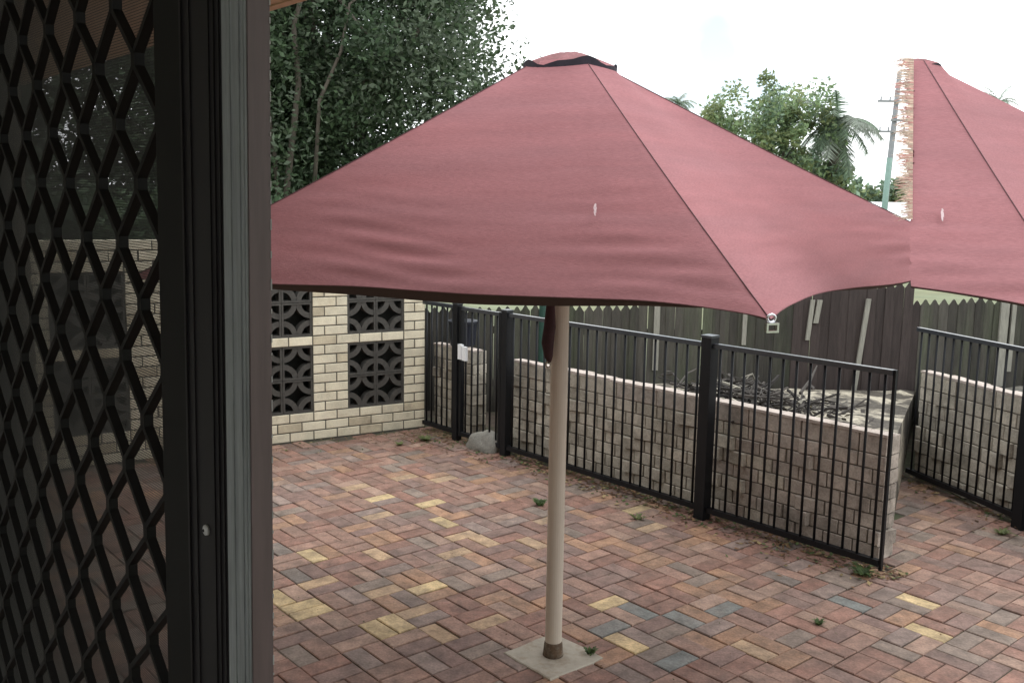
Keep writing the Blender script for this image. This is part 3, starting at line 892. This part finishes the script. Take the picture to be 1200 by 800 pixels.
angs = [math.radians(-100) + math.radians(150) * k / n for k in range(n + 1)]
for r, z in rings:
    for a in angs: vent2.v.append(HUB2 + V3(r * math.cos(a), r * math.sin(a), z + 0.008 * math.sin(5 * a) * r / 0.122))
for i in range(len(rings) - 1):
    for k in range(n):
        vent2.f.append((i * (n + 1) + k, i * (n + 1) + k + 1, (i + 1) * (n + 1) + k + 1, (i + 1) * (n + 1) + k)); vent2.mi.append(0)
cap2 = vent2.build("vent_cap", M_cap, u2, smooth=True)
rim = [(HUB2 + V3(0.123 * math.cos(a), 0.123 * math.sin(a), -0.014 + 0.008 * math.sin(5 * a)), HUB2 + V3(0.121 * math.cos(a), 0.121 * math.sin(a), -0.036)) for a in angs]
for (a, b), (c, d) in zip(rim, rim[1:]): trim2.quad(a, c, d, b)
trim2.build("trim", M_trim, cap2, smooth=True)
dE = E2 - HUB2; dE.z = 0; dE.normalize(); top2 = HUB2 + dE * RR
fr_mb = MB()
for k in range(900):
    f = random.random() ** 1.15 * 0.74
    p = top2.lerp(E2, f) - Z * (0.03 * 0.35 * math.sin(math.pi * f))
    ln = (0.012 + 0.075 * random.random() ** 2.2) * (1.2 - f * 0.7); th = random.uniform(0.0007, 0.0020)
    dr = random.uniform(-0.10, 0.30)
    q = p + V3(0.008, 0.004, 0)
    m1 = p + V3(-ln * 0.5, -ln * 0.1, -ln * 0.1 * dr)
    e = p + V3(-ln, -ln * random.uniform(0, .4), -ln * dr)
    m = 0 if random.random() < 0.75 else 1
    fr_mb.quad(q + Z * th, q - Z * th, m1 - Z * th, m1 + Z * th, m=m); fr_mb.quad(m1 + Z * th, m1 - Z * th, e - Z * th * .3, e + Z * th * .3, m=m)
    fr_mb.quad(q + V3(0, 2 * th, 0), q - V3(0, 0, 0), m1, m1 + V3(0, 2 * th, 0), m=m)
fr_mb.build("frayed_threads", [M_fray, M_frayp], u2, kind='stuff')
mb = MB(); mb.tube([(1.73, 2.74, 0.0), (1.73, 2.74, 1.73)], 0.035, 16); mb.build("pole", M_pole, u2, smooth=True)
mb = MB(); mb.tube([F2 - Z * 0.03, HUB2.lerp(F2, 0.5) - Z * 0.055, HUB2 - Z * 0.08], 0.014, 8); mb.build("rib", M_black, u2)
mb = MB(); mb.tube([R2 - Z * 0.03, HUB2.lerp(R2, 0.5) - Z * 0.075, HUB2 - Z * 0.08], 0.014, 8); mb.build("rib", M_black, u2)
smear(HUB, EDGE_LF[0], EDGE_LF[-1], 0.80, 0.66, um)
smear(HUB2, E2, F2, 0.26, 0.70, u2)

# ------------------------------------------------------------------ house: opening, screen door, jamb, eave
def t_px(x, n=0.0):
    q = (x - 600) / 1100.0
    # HP(t,n).x = q * HP(t,n).y
    a = Q0.x + N.x * n - q * (Q0.y + N.y * n)
    b = D.x - q * D.y
    return -a / b
house = empty("house", HP(0.8, -1.0, 0.4), "house with tan eave soffit and dark door opening round the camera", "house")
ZF, ZT = 0.42, 2.60
mb = MB(); mb.span(HP, 1.95, 4.5, 0.03, 0.16, -0.05, 2.74); mb.build("wall", M_hwall, house)
mb = MB(); mb.span(HP, -6.0, -0.86, 0.03, 0.16, -0.05, 2.74); mb.build("wall", M_hwall, house)
mb = MB(); mb.span(HP, -0.86, 1.95, 0.03, 0.16, 2.56, 2.74); mb.build("wall", M_hwall, house)
mb = MB(); mb.span(HP, -0.86, 1.95, 0.0, 0.3, -0.05, ZF - 0.005); mb.build("sill", M_conc, house)
mb = MB()
mb.span(HP, -2.2, 3.0, -3.2, -0.001, ZF - 0.1, ZF); mb.build("floor", M_carpet, house)
mb = MB()
mb.span(HP, -2.2, 3.0, -3.2, 0.029, 2.62, 2.7)
mb.span(HP, -2.3, -2.2, -3.3, 0.029, ZF - 0.1, 2.7)
mb.span(HP, 3.0, 3.1, -3.3, 0.029, ZF - 0.1, 2.7)
mb.span(HP, -2.2, 0.0, -3.3, -3.2, ZF - 0.1, 2.7); mb.span(HP, 2.6, 3.0, -3.3, -3.2, ZF - 0.1, 2.7)
mb.span(HP, 0.0, 2.6, -3.3, -3.2, ZF - 0.1, 0.95); mb.span(HP, 0.0, 2.6, -3.3, -3.2, 2.45, 2.7)  # unseen opening added in the back wall to let skylight onto the door
mb.span(HP, 1.951, 3.0, 0.0, 0.029, ZF - 0.1, 2.62)
mb.span(HP, -2.2, -0.861, 0.0, 0.029, ZF - 0.1, 2.62)
mb.build("room_lining", M_room, house)
mb = MB(); mb.span(HP, -6.0, 4.5, 0.161, 1.486, 2.751, 2.80); mb.build("soffit", M_eave, house)
mb = MB(); mb.span(HP, -6.0, 4.5, 1.45, 1.486, 2.745, 2.93); mb.build("fascia", M_eave, house)
mb = MB()
r0 = [HP(-6.0, 1.52, 2.94), HP(4.5, 1.52, 2.94), HP(4.5, -3.4, 3.9), HP(-6.0, -3.4, 3.9)]
mb.prism(r0, Z * 0.04); mb.build("roof", M_hwall, house)

LEAN = 0.014
def lean_obj(o):
    """the door hangs a degree out of plumb, as in the photograph"""
    piv = V3(-0.24, 0.52, 1.85)
    Mx = Matrix.Translation(piv) @ Matrix.Rotation(LEAN, 4, 'Y') @ Matrix.Translation(-piv)
    o.location = Mx @ o.location
    o.rotation_euler = (0, LEAN, 0)

DZ0, DZ1 = 0.44, 2.555
tA, tB = t_px(182), t_px(213)
door = empty("security_screen_door", HP(-0.4, 0, DZ0), "black security screen door with diamond grille filling the left of the opening", "screen door")
mb = MB(); mb.span(HP, tA, tB - 0.0005, -0.001, 0.024, DZ0, DZ1); mb.build("stile", M_alub, door)
mb = MB(); mb.span(HP, -0.86, -0.815, 0.0, 0.024, DZ0, DZ1); mb.build("stile", M_alub, door)
mb = MB(); mb.span(HP, -0.8145, tA - 0.0005, 0.0, 0.024, DZ1 - 0.05, DZ1); mb.build("head_rail", M_alub, door)
mb = MB(); mb.span(HP, -0.8145, tA - 0.0005, 0.0, 0.024, DZ0, DZ0 + 0.07); mb.build("foot_rail", M_alub, door)
# diamond grille
mb = MB()
HALF = 0.0352; VP = 0.0735
t_last = t_px(175)
z_ref = 1.995
colx = [t_last - HALF * k for k in range(-1, 24)]
def strand(x0, z0, x1, z1, w, dp, n0):
    a, b = HP(x0, n0, z0), HP(x1, n0, z1)
    d = (b - a); d.normalize()
    sd = d.cross(N)
    mb.box((a + b) / 2, sd * w, N * dp, (b - a) / 2 + d * 0.002)
for k, xc in enumerate(colx):
    par = k % 2
    z = DZ0 + 0.05 + ((z_ref - DZ0 - 0.05) % VP) + (VP / 2 if par else 0) - VP
    x2 = xc - HALF
    while z < DZ1 - 0.01:
        if z > DZ0 + 0.03:
            mb.box(HP(xc, 0.006, z), D * 0.0030, N * 0.0030, Z * 0.0055)
            if k + 1 < len(colx):
                zz = z
                strand(xc - 0.002, zz + 0.005, x2 + 0.002, zz + VP / 2 - 0.005, 0.0017, 0.0030, 0.006)
                strand(xc - 0.002, zz - 0.005, x2 + 0.002, zz - VP / 2 + 0.005, 0.0017, 0.0030, 0.006)
        z += VP
mb.build("diamond_grille", M_grille, door)
# woven fly screen behind the grille
mb = MB()
wp, ww = 0.0018, 0.00017
x = -0.81
while x < tA:
    mb.box(HP(x, 0.0135, (DZ0 + DZ1) / 2), D * ww, N * ww, Z * ((DZ1 - DZ0) / 2 - 0.04)); x += wp
z = DZ0 + 0.06
while z < DZ1 - 0.05:
    mb.box(HP((-0.812 + tA) / 2, 0.0135 + ww * 2, z), D * ((tA + 0.812) / 2), N * ww, Z * ww); z += wp
mb.build("fly_screen", M_wire, door)

jamb = empty("door_jamb", HP(0.13, 0, DZ0), "dark brown aluminium sliding door jamb with a grey strip beside the black screen", "door frame")
tC, tD_, tE = t_px(260), t_px(288), t_px(316.5, 0.018)
mb = MB(); mb.span(HP, tB, tC - 0.0005, -0.002, 0.0093, DZ0 - 0.02, DZ1 + 0.004)
st = MB()
mb.build("meeting_stile", M_alu, jamb)
mb = MB()
for f, w, h in ((0.06, 0.0022, 0.0010), (0.26, 0.0010, 0.0006), (0.72, 0.0010, 0.0006), (0.84, 0.0010, 0.0007), (0.95, 0.0014, 0.0006)):
    tt = tB + (tC - tB) * f
    mb.span(HP, tt - w / 2, tt + w / 2, -0.0022 - h, -0.0019, DZ0 - 0.02, DZ1 + 0.004)
mb.build("rib", M_alu, jamb)
mb = MB(); mb.span(HP, tC, tD_ - 0.0003, -0.002, 0.0093, DZ0 - 0.02, DZ1 + 0.004)
mb.build("weather_strip", M_grey, jamb)
mb = MB()
for f in (0.35, 0.72, 0.88):
    tt = tC + (tD_ - tC) * f
    mb.span(HP, tt - 0.0008, tt + 0.0008, -0.0028, -0.0018, DZ0 - 0.02, DZ1 + 0.004)
mb.build("strip_ridge", M_grey, jamb)
mb = MB(); mb.span(HP, tD_, tD_ + 0.0012, -0.0018, 0.0095, DZ0 - 0.02, DZ1 + 0.004)
mb.build("edge_trim", M_brown, jamb)
mb = MB()
z = 1.2
while z < 2.5:
    l = random.uniform(0.001, 0.006)
    mb.span(HP, tD_ + 0.0008, tD_ + 0.0015, 0.0091, 0.0098, z, z + l); z += l + random.uniform(0.003, 0.012)
mb.build("paint_chip", M_chip, jamb, kind='stuff')
# rivet
tr_ = t_px(236); rv = None
for zz in [1.0 + 0.0005 * k for k in range(2400)]:
    c = world_to_camera_view(scene, cam, HP(tr_, -0.002, zz))
    if (1 - c.y) * 800 <= 659:
        rv = HP(tr_, -0.0022, zz); break
mb = MB()
mb.tube([rv, rv - N * 0.0015, rv - N * 0.0022], [0.0031, 0.0029, 0.0017], 12)
mb.build("rivet", M_white, jamb, smooth=True)
mb = MB(); mb.tube([rv - N * 0.0021, rv - N * 0.0025], 0.0009, 8); mb.build("rivet_hole", M_alub, jamb)
for o in (door, jamb):
    lean_obj(o)

# ------------------------------------------------------------------ foliage helpers
def leaf_cloud(name, centres, radii, per, size, mats, parent, aspect=2.2, flat=0.0, kind=None, clump_m=None):
    c = np.repeat(np.asarray(centres, float), per, axis=0)
    r = np.repeat(np.asarray(radii, float), per, axis=0)
    n = len(c)
    d = rng.normal(size=(n, 3)); d /= np.linalg.norm(d, axis=1)[:, None]
    rad = rng.random(n) ** 0.5
    p = c + d * rad[:, None] * r
    a = rng.normal(size=(n, 3)); a[:, 2] = a[:, 2] * 0.7 - 0.3; a /= np.linalg.norm(a, axis=1)[:, None]
    q = rng.normal(size=(n, 3)); q -= a * (q * a).sum(1)[:, None]; q /= np.linalg.norm(q, axis=1)[:, None]
    L = size * rng.uniform(0.6, 1.4, n); Wd = L / aspect
    v = np.empty((n, 4, 3))
    v[:, 0] = p - a * L[:, None] / 2; v[:, 2] = p + a * L[:, None] / 2
    v[:, 1] = p + q * Wd[:, None] / 2; v[:, 3] = p - q * Wd[:, None] / 2
    me = bpy.data.meshes.new(name)
    base = np.zeros(3)
    if parent is not None: base = np.array(parent.location)
    me.vertices.add(n * 4); me.loops.add(n * 4); me.polygons.add(n)
    me.vertices.foreach_set("co", (v.reshape(-1, 3) - base).ravel())
    me.loops.foreach_set("vertex_index", np.arange(n * 4))
    me.polygons.foreach_set("loop_start", np.arange(n) * 4)
    try: me.polygons.foreach_set("loop_total", np.full(n, 4))
    except Exception: pass
    for m in mats: me.materials.append(m)
    k = len(np.asarray(centres))
    cm = np.repeat(rng.integers(0, len(mats), k) if clump_m is None else clump_m, per)
    swap = rng.random(n) < 0.25
    cm = np.where(swap, rng.integers(0, len(mats), n), cm)
    me.polygons.foreach_set("material_index", cm.astype(np.int32))
    me.update(calc_edges=True); me.validate()
    o = bpy.data.objects.new(name, me); COL.objects.link(o)
    if parent is not None: o.parent = parent
    if kind: o["kind"] = kind
    return o

def tree(loc, label, crown_c, crown_r, nclump, per, leaf, mats, trunk_r, cl_r, group=None, hollow=0.45, limbs=14, flat=1.0, zmin=None, extra=()):
    t = empty("tree", loc, label, "tree", group)
    cc = np.array(crown_c); cr = np.array(crown_r)
    d = rng.normal(size=(nclump, 3)); d /= np.linalg.norm(d, axis=1)[:, None]
    rad = hollow + (1 - hollow) * rng.random(nclump) ** 0.6
    ctr = cc + d * rad[:, None] * cr
    if zmin is not None: ctr[:, 2] = np.maximum(ctr[:, 2], zmin + rng.random(nclump) * 0.5)
    rr = cl_r * rng.uniform(0.6, 1.4, (nclump, 1)) * np.array([[1, 1, flat]])
    leaf_cloud("crown", ctr, rr, per, leaf, mats, t)
    mb = MB()
    base = Vector(loc); topz = crown_c[2] + crown_r[2] * 0.45
    k = 7
    path = [base + (Vector((crown_c[0], crown_c[1], topz)) - base) * (i / k) + Vector((random.uniform(-.12, .12), random.uniform(-.12, .12), 0)) * (i > 0) for i in range(k + 1)]
    mb.tube(path, [trunk_r * (1 - 0.8 * i / k) for i in range(k + 1)], 10)
    for i in range(limbs):
        s = random.randint(2, k - 1); st = path[s]
        e = Vector(ctr[random.randrange(nclump)])
        m = st.lerp(e, 0.5) + Vector((random.uniform(-.3, .3), random.uniform(-.3, .3), random.uniform(0, .4))) * (crown_r[0] / 4)
        r = trunk_r * 0.42 * (1 - s / (k + 2))
        mb.tube([st, st.lerp(m, 0.6), m, m.lerp(e, 0.6), e], [r, r * .8, r * .6, r * .4, r * .15], 7)
    for pts, rr0 in extra: mb.tube(pts, [rr0 * (1 - 0.12 * i) for i in range(len(pts))], 8)
    mb.build("trunk", M_bark, t, smooth=True)
    return t

# the big dark tree behind the cream wall, another to its left, hedge at their feet
tree((-3.4, 14.2, -0.05), "big dense dark green tree rising behind the umbrella's left slope", (-3.2, 14.0, 4.3), (3.15, 2.6, 3.9), 480, 460, 0.085, M_lf, 0.32, 0.62, hollow=0.22, limbs=40, zmin=0.6, extra=(([(-3.0, 13.0, 0), (-2.95, 12.3, 2.2), (-2.72, 12.05, 3.5), (-2.76, 12.0, 4.2), (-2.4, 12.1, 5.4)], 0.05), ([(-3.0, 13.0, 0.4), (-2.6, 12.4, 2.4), (-2.45, 12.0, 3.3), (-2.2, 12.1, 3.9), (-2.1, 12.2, 4.5), (-1.6, 12.3, 4.9)], 0.032), ([(-3.1, 13.0, 0.4), (-3.1, 12.3, 2.6), (-3.15, 12.0, 3.6), (-3.05, 12.0, 4.4), (-3.3, 12.0, 5.2)], 0.035)))
tree((-8.6, 13.2, -0.05), "dense dark tree seen only through the screen door grille", (-8.4, 13.2, 3.6), (3.4, 2.5, 4.2), 260, 300, 0.14, M_lf, 0.3, 0.8, hollow=0.3, limbs=12, zmin=0.5)
hu, hd = rng.uniform(0.1, 6.5, 300), rng.uniform(0.5, 1.4, 300)
hc = np.array([tuple(WP(a, -b, c)) for a, b, c in zip(hu, hd, rng.uniform(0.1, 1.9, 300))])
t = leaf_cloud("hedge", hc, np.full((300, 3), 0.36), 260, 0.09, M_lf[:2], None)
tag(t, "dark leafy undergrowth behind the cream brick wall", "hedge", kind='stuff')

# feathery trees on the right, palm, far palms
tree((6.6, 25.2, -0.05), "feathery light green tree above the right slope of the umbrella", (6.6, 25, 3.9), (1.75, 1.3, 1.75), 85, 150, 0.13, M_feather, 0.14, 0.36, hollow=0.15, limbs=30, flat=0.95)
def palm(loc, h, label, nfr, flen, leaflet, group=None, lean=0.0, cat="palm", skirt=0.3, r=0.14):
    t = empty("palm_tree", loc, label, cat, group)
    base = Vector(loc); top = base + Vector((lean, 0, h))
    mb = MB(); mb.tube([base, base.lerp(top, 0.5) + Vector((lean * 0.1, 0, 0)), top], [r * 1.2, r, r * 0.8], 9); mb.build("trunk", M_bark, t, smooth=True)
    P, A, Q = MB(), None, None
    for k in range(nfr):
        az = 2 * math.pi * k / nfr + random.uniform(-.25, .25)
        el = random.uniform(-skirt, 1.25)
        d = Vector((math.cos(az) * math.cos(el), math.sin(az) * math.cos(el), math.sin(el)))
        pts = []; p = top.copy(); v = d.copy(); n = 9; L = flen * random.uniform(0.8, 1.15)
        for i in range(n + 1):
            pts.append(p.copy()); p = p + v * (L / n); v = (v - Z * 0.17).normalized()
        mi = random.randrange(2)
        for i in range(n):
            a, b = pts[i], pts[i + 1]; dd = (b - a).normalized(); sd = dd.cross(Z)
            if sd.length < 0.01: sd = Vector((1, 0, 0))
            sd.normalize()
            for q in range(3):
                c = a.lerp(b, (q + 0.5) / 3); ll = leaflet * (1 - abs((i + q / 3) / n - 0.45) * 1.1)
                if ll < 0.02: continue
                for s in (-1, 1):
                    tip = c + sd * s * ll + dd * ll * 0.5 - Z * ll * random.uniform(0.25, 0.7)
                    P.quad(c - dd * 0.02 * leaflet * 3, c + dd * 0.02 * leaflet * 3, tip, m=mi)
        P.tube(pts, [flen * 0.008] * len(pts), 4, m=mi)
    P.build("crown", M_palm, t)
    return t
palm((8.35, 25.0, -0.05), 4.35, "bushy palm with drooping fronds beside the utility pole", 30, 1.35, 0.42, skirt=0.9)
palm((10.1, 60, -0.05), 8.5, "small distant palm crown just above the umbrella's right slope", 16, 1.3, 0.4, "distant palms on the skyline", r=0.12)
palm((30.0, 60, -0.05), 8.9, "small distant palm crown above the second canopy at far right", 16, 1.35, 0.4, "distant palms on the skyline", r=0.12)
tree((8.2, 25.6, -0.05), "low rounded green shrub tree under the bushy palm", (8.2, 25.5, 2.75), (0.75, 0.7, 0.8), 26, 120, 0.16, M_feather, 0.08, 0.3, hollow=0.2, limbs=8)
for i, (xx, zz, rr, lab) in enumerate(((14.5, 2.35, 0.8, "far grey-green treetop left of the utility pole"), (16.0, 2.55, 0.9, "far grey-green treetop right behind the utility pole"))):
    tree((xx, 40, -0.05), lab, (xx, 40, zz), (rr, 0.9, 0.9), 30, 90, 0.24, M_feather, 0.1, 0.35, hollow=0.2, limbs=6)
# utility pole
t = empty("utility_pole", (11.6, 30, -0.05), "grey utility pole with three crossarms and a green lower casing", "utility pole")
mb = MB(); mb.tube([(11.62, 30, -0.05), (11.86, 30, 6.3)], [0.11, 0.075], 10); mb.build("pole", M_util, t, smooth=True)
mb = MB(); mb.tube([(11.57, 29.86, -0.05), (11.69, 29.86, 3.7)], [0.10, 0.085], 10); mb.build("casing", M_utilg, t, smooth=True)
for zz, w, off in ((5.42, 0.62, 0.0), (4.85, 0.28, 0.12), (4.5, 0.6, 0.05)):
    xx = 11.62 + 0.24 * zz / 6.3
    mb = MB(); mb.box((xx + off, 29.88, zz), Vector((w, 0, 0.0)), Vector((0, 0.04, 0)), Vector((0, 0, 0.03)))
    for q in (-0.85, -0.4, 0.4, 0.85): mb.tube([(xx + off + w * q, 29.88, zz + 0.03), (xx + off + w * q, 29.88, zz + 0.14)], 0.025, 6)
    mb.build("crossarm", M_util, t)
# far house roof at the pole foot
t = empty("house", (11.9, 34, -0.05), "far house whose white metal roof shows at the utility pole foot", "house")
mb = MB(); mb.box((12.6, 35, 0.85), Vector((2.2, 0, 0)), Vector((0, 1.5, 0)), Vector((0, 0, 0.9))); mb.build("wall", M_hwall, t)
mb = MB()
mb.prism([V3(10.3, 33.3, 1.70), V3(10.3, 35, 2.38), V3(10.3, 36.7, 1.70)], (4.6, 0, 0)); mb.build("roof", M_roof, t)
mb = MB(); mb.box((12.4, 33.49, 0.95), Vector((0.4, 0, 0)), Vector((0, 0.02, 0)), Vector((0, 0, 0.4))); mb.build("window", M_navy, t)

# ------------------------------------------------------------------ litter, weeds, brush
def litter(pts, name, label, cat, size, mats):
    n = len(pts); mb = MB()
    for p in pts:
        a = random.uniform(0, 6.28); L = size * random.uniform(0.5, 1.5); W = L * random.uniform(0.3, 0.6)
        tz = random.uniform(-.3, .3) * L
        x = Vector((math.cos(a) * L, math.sin(a) * L, tz)); y = Vector((-math.sin(a) * W, math.cos(a) * W, random.uniform(-.3, .3) * W))
        c = Vector(p) + Z * (abs(tz) + 0.003)
        mb.quad(c - x, c - y, c + x, c + y, m=random.choices(range(len(mats)), (4, 2, 3))[0])
    o = mb.build(name, mats); tag(o, label, cat, kind='stuff')
pts = []
for _ in range(2600):
    s = random.uniform(0.0, 4.5); pts.append(FP(s, 0.17 - abs(random.gauss(0, 0.17)), 0.0))
for _ in range(260):
    pts.append(GP(random.uniform(-0.2, 1.3), 0.08 - abs(random.gauss(0, 0.14)), 0.0))
litter(pts, "leaf_litter", "dead leaves and moss along the foot of the black pool fence", "leaf litter", 0.017, M_litter)
pts = []
for _ in range(420):
    u = random.uniform(0.0, 2.6); pts.append(WP(u, abs(random.gauss(0, 0.16)) + 0.01, 0.0))
for _ in range(260):
    pts.append(FP(random.gauss(0.35, 0.22), -0.28 + random.gauss(0, 0.14), 0.0))
pts = [p for p in pts if (p - W0).dot(WN) > 0.01 and (p - F0).dot(N) < 0.1]
litter(pts, "wall_litter", "moss and leaf crumbs on the pavers along the cream wall", "leaf litter", 0.011, M_litter)
pts = []
for _ in range(330):
    s, n = random.uniform(0.2, 5.0), random.uniform(-3.0, -0.3)
    p = FP(s, n, 0.0)
    if allowed(p): pts.append(p)
litter(pts, "scattered_crumbs", "scattered leaf crumbs lying over the open pavers", "leaf litter", 0.006, M_litter)

def weed(p, h, nb, label, m=0, spread=0.5):
    mb = MB(); p = Vector(p)
    for k in range(nb):
        a = random.uniform(0, 6.28); l = h * random.uniform(0.5, 1.1); o = Vector((math.cos(a), math.sin(a), 0))
        st = p + o * random.uniform(0, h * 0.35); w = Vector((-o.y, o.x, 0)) * l * 0.13
        md = st + o * l * 0.7 * spread + Z * l * 0.5; tp = st + o * l * 1.5 * spread + Z * l * 0.6
        mb.quad(st - w, st + w, md + w * 1.3, md - w * 1.3, m=m); mb.quad(md - w * 1.3, md + w * 1.3, tp, m=m)
    o = mb.build("weed", M_weed, loc=p); tag(o, label, "weed", "weeds between the pavers")
weed((0.21, 6.28, 0), 0.07, 26, "green weed tuft in the pavers just left of the umbrella pole")
weed((-0.74, 8.02, 0), 0.06, 40, "low weed tuft at the corner of cream wall and fence", 1, 0.9)
weed((1.565, 4.47, 0), 0.04, 24, "tiny bright weed nearest the right pavers")
weed((2.03, 5.12, 0), 0.055, 40, "leafy green weed under the right end of the long fence", 0, 0.9)
weed((0.385, 4.10, 0.005), 0.05, 18, "small weed at the right edge of the concrete footing", 0, 0.4)
weed((0.86, 6.02, 0), 0.05, 26, "weed tuft at the fence foot right of the cream pole", 1, 0.8)
weed((-0.95, 7.85, 0), 0.04, 30, "pale weed patch on the pavers before the cream wall", 1, 1.0)
weed((3.2, 5.85, 0), 0.05, 30, "weed tuft before the rightmost fence post", 1, 0.9)

mb = MB()
for k in range(210):
    c = Vector((1.78 + random.gauss(0, 0.26), 6.7 + random.gauss(0, 0.36), 0))
    vfrac = max(0.0, min(1.0, ((c - F0).dot(N) - 0.29) / 2.6))
    if (c - F0).dot(N) < 0.40 or c.x > 0.40 * c.y: continue
    c.z = 0.735 - 0.435 * vfrac + abs(random.gauss(0, 0.075)) - 0.02
    a = random.uniform(0, 6.28); L = random.uniform(0.05, 0.24)
    d = Vector((math.cos(a), math.sin(a), random.uniform(-.45, .45))) * L
    r = random.uniform(0.004, 0.014)
    k0 = len(mb.f)
    m = 0 if random.random() < 0.88 else 1
    mb.tube([c - d, c + Vector((random.uniform(-.03, .03), random.uniform(-.03, .03), random.uniform(-.02, .04))), c + d], [r, r * 0.9, r * 0.4], 5, m=m)
for k in range(800):
    c = Vector((1.75 + random.gauss(0, 0.28), 6.65 + random.gauss(0, 0.36), 0))
    if (c - F0).dot(N) < 0.40 or c.x > 0.40 * c.y: continue
    vfrac = max(0.0, min(1.0, ((c - F0).dot(N) - 0.29) / 2.6))
    c.z = 0.735 - 0.435 * vfrac + abs(random.gauss(0, 0.06))
    a = random.uniform(0, 6.28); x = Vector((math.cos(a), math.sin(a), random.uniform(-.6, .6))) * 0.03; y = Vector((-math.sin(a), math.cos(a), random.uniform(-.6, .6))) * 0.015
    mb.quad(c - x, c - y, c + x, c + y, m=0 if random.random() < 0.8 else 1)
o = mb.build("brush_pile", [M_twig, M_twigl]); tag(o, "heap of dark dead branches on the raised bed behind the long fence", "brush pile", kind='stuff')
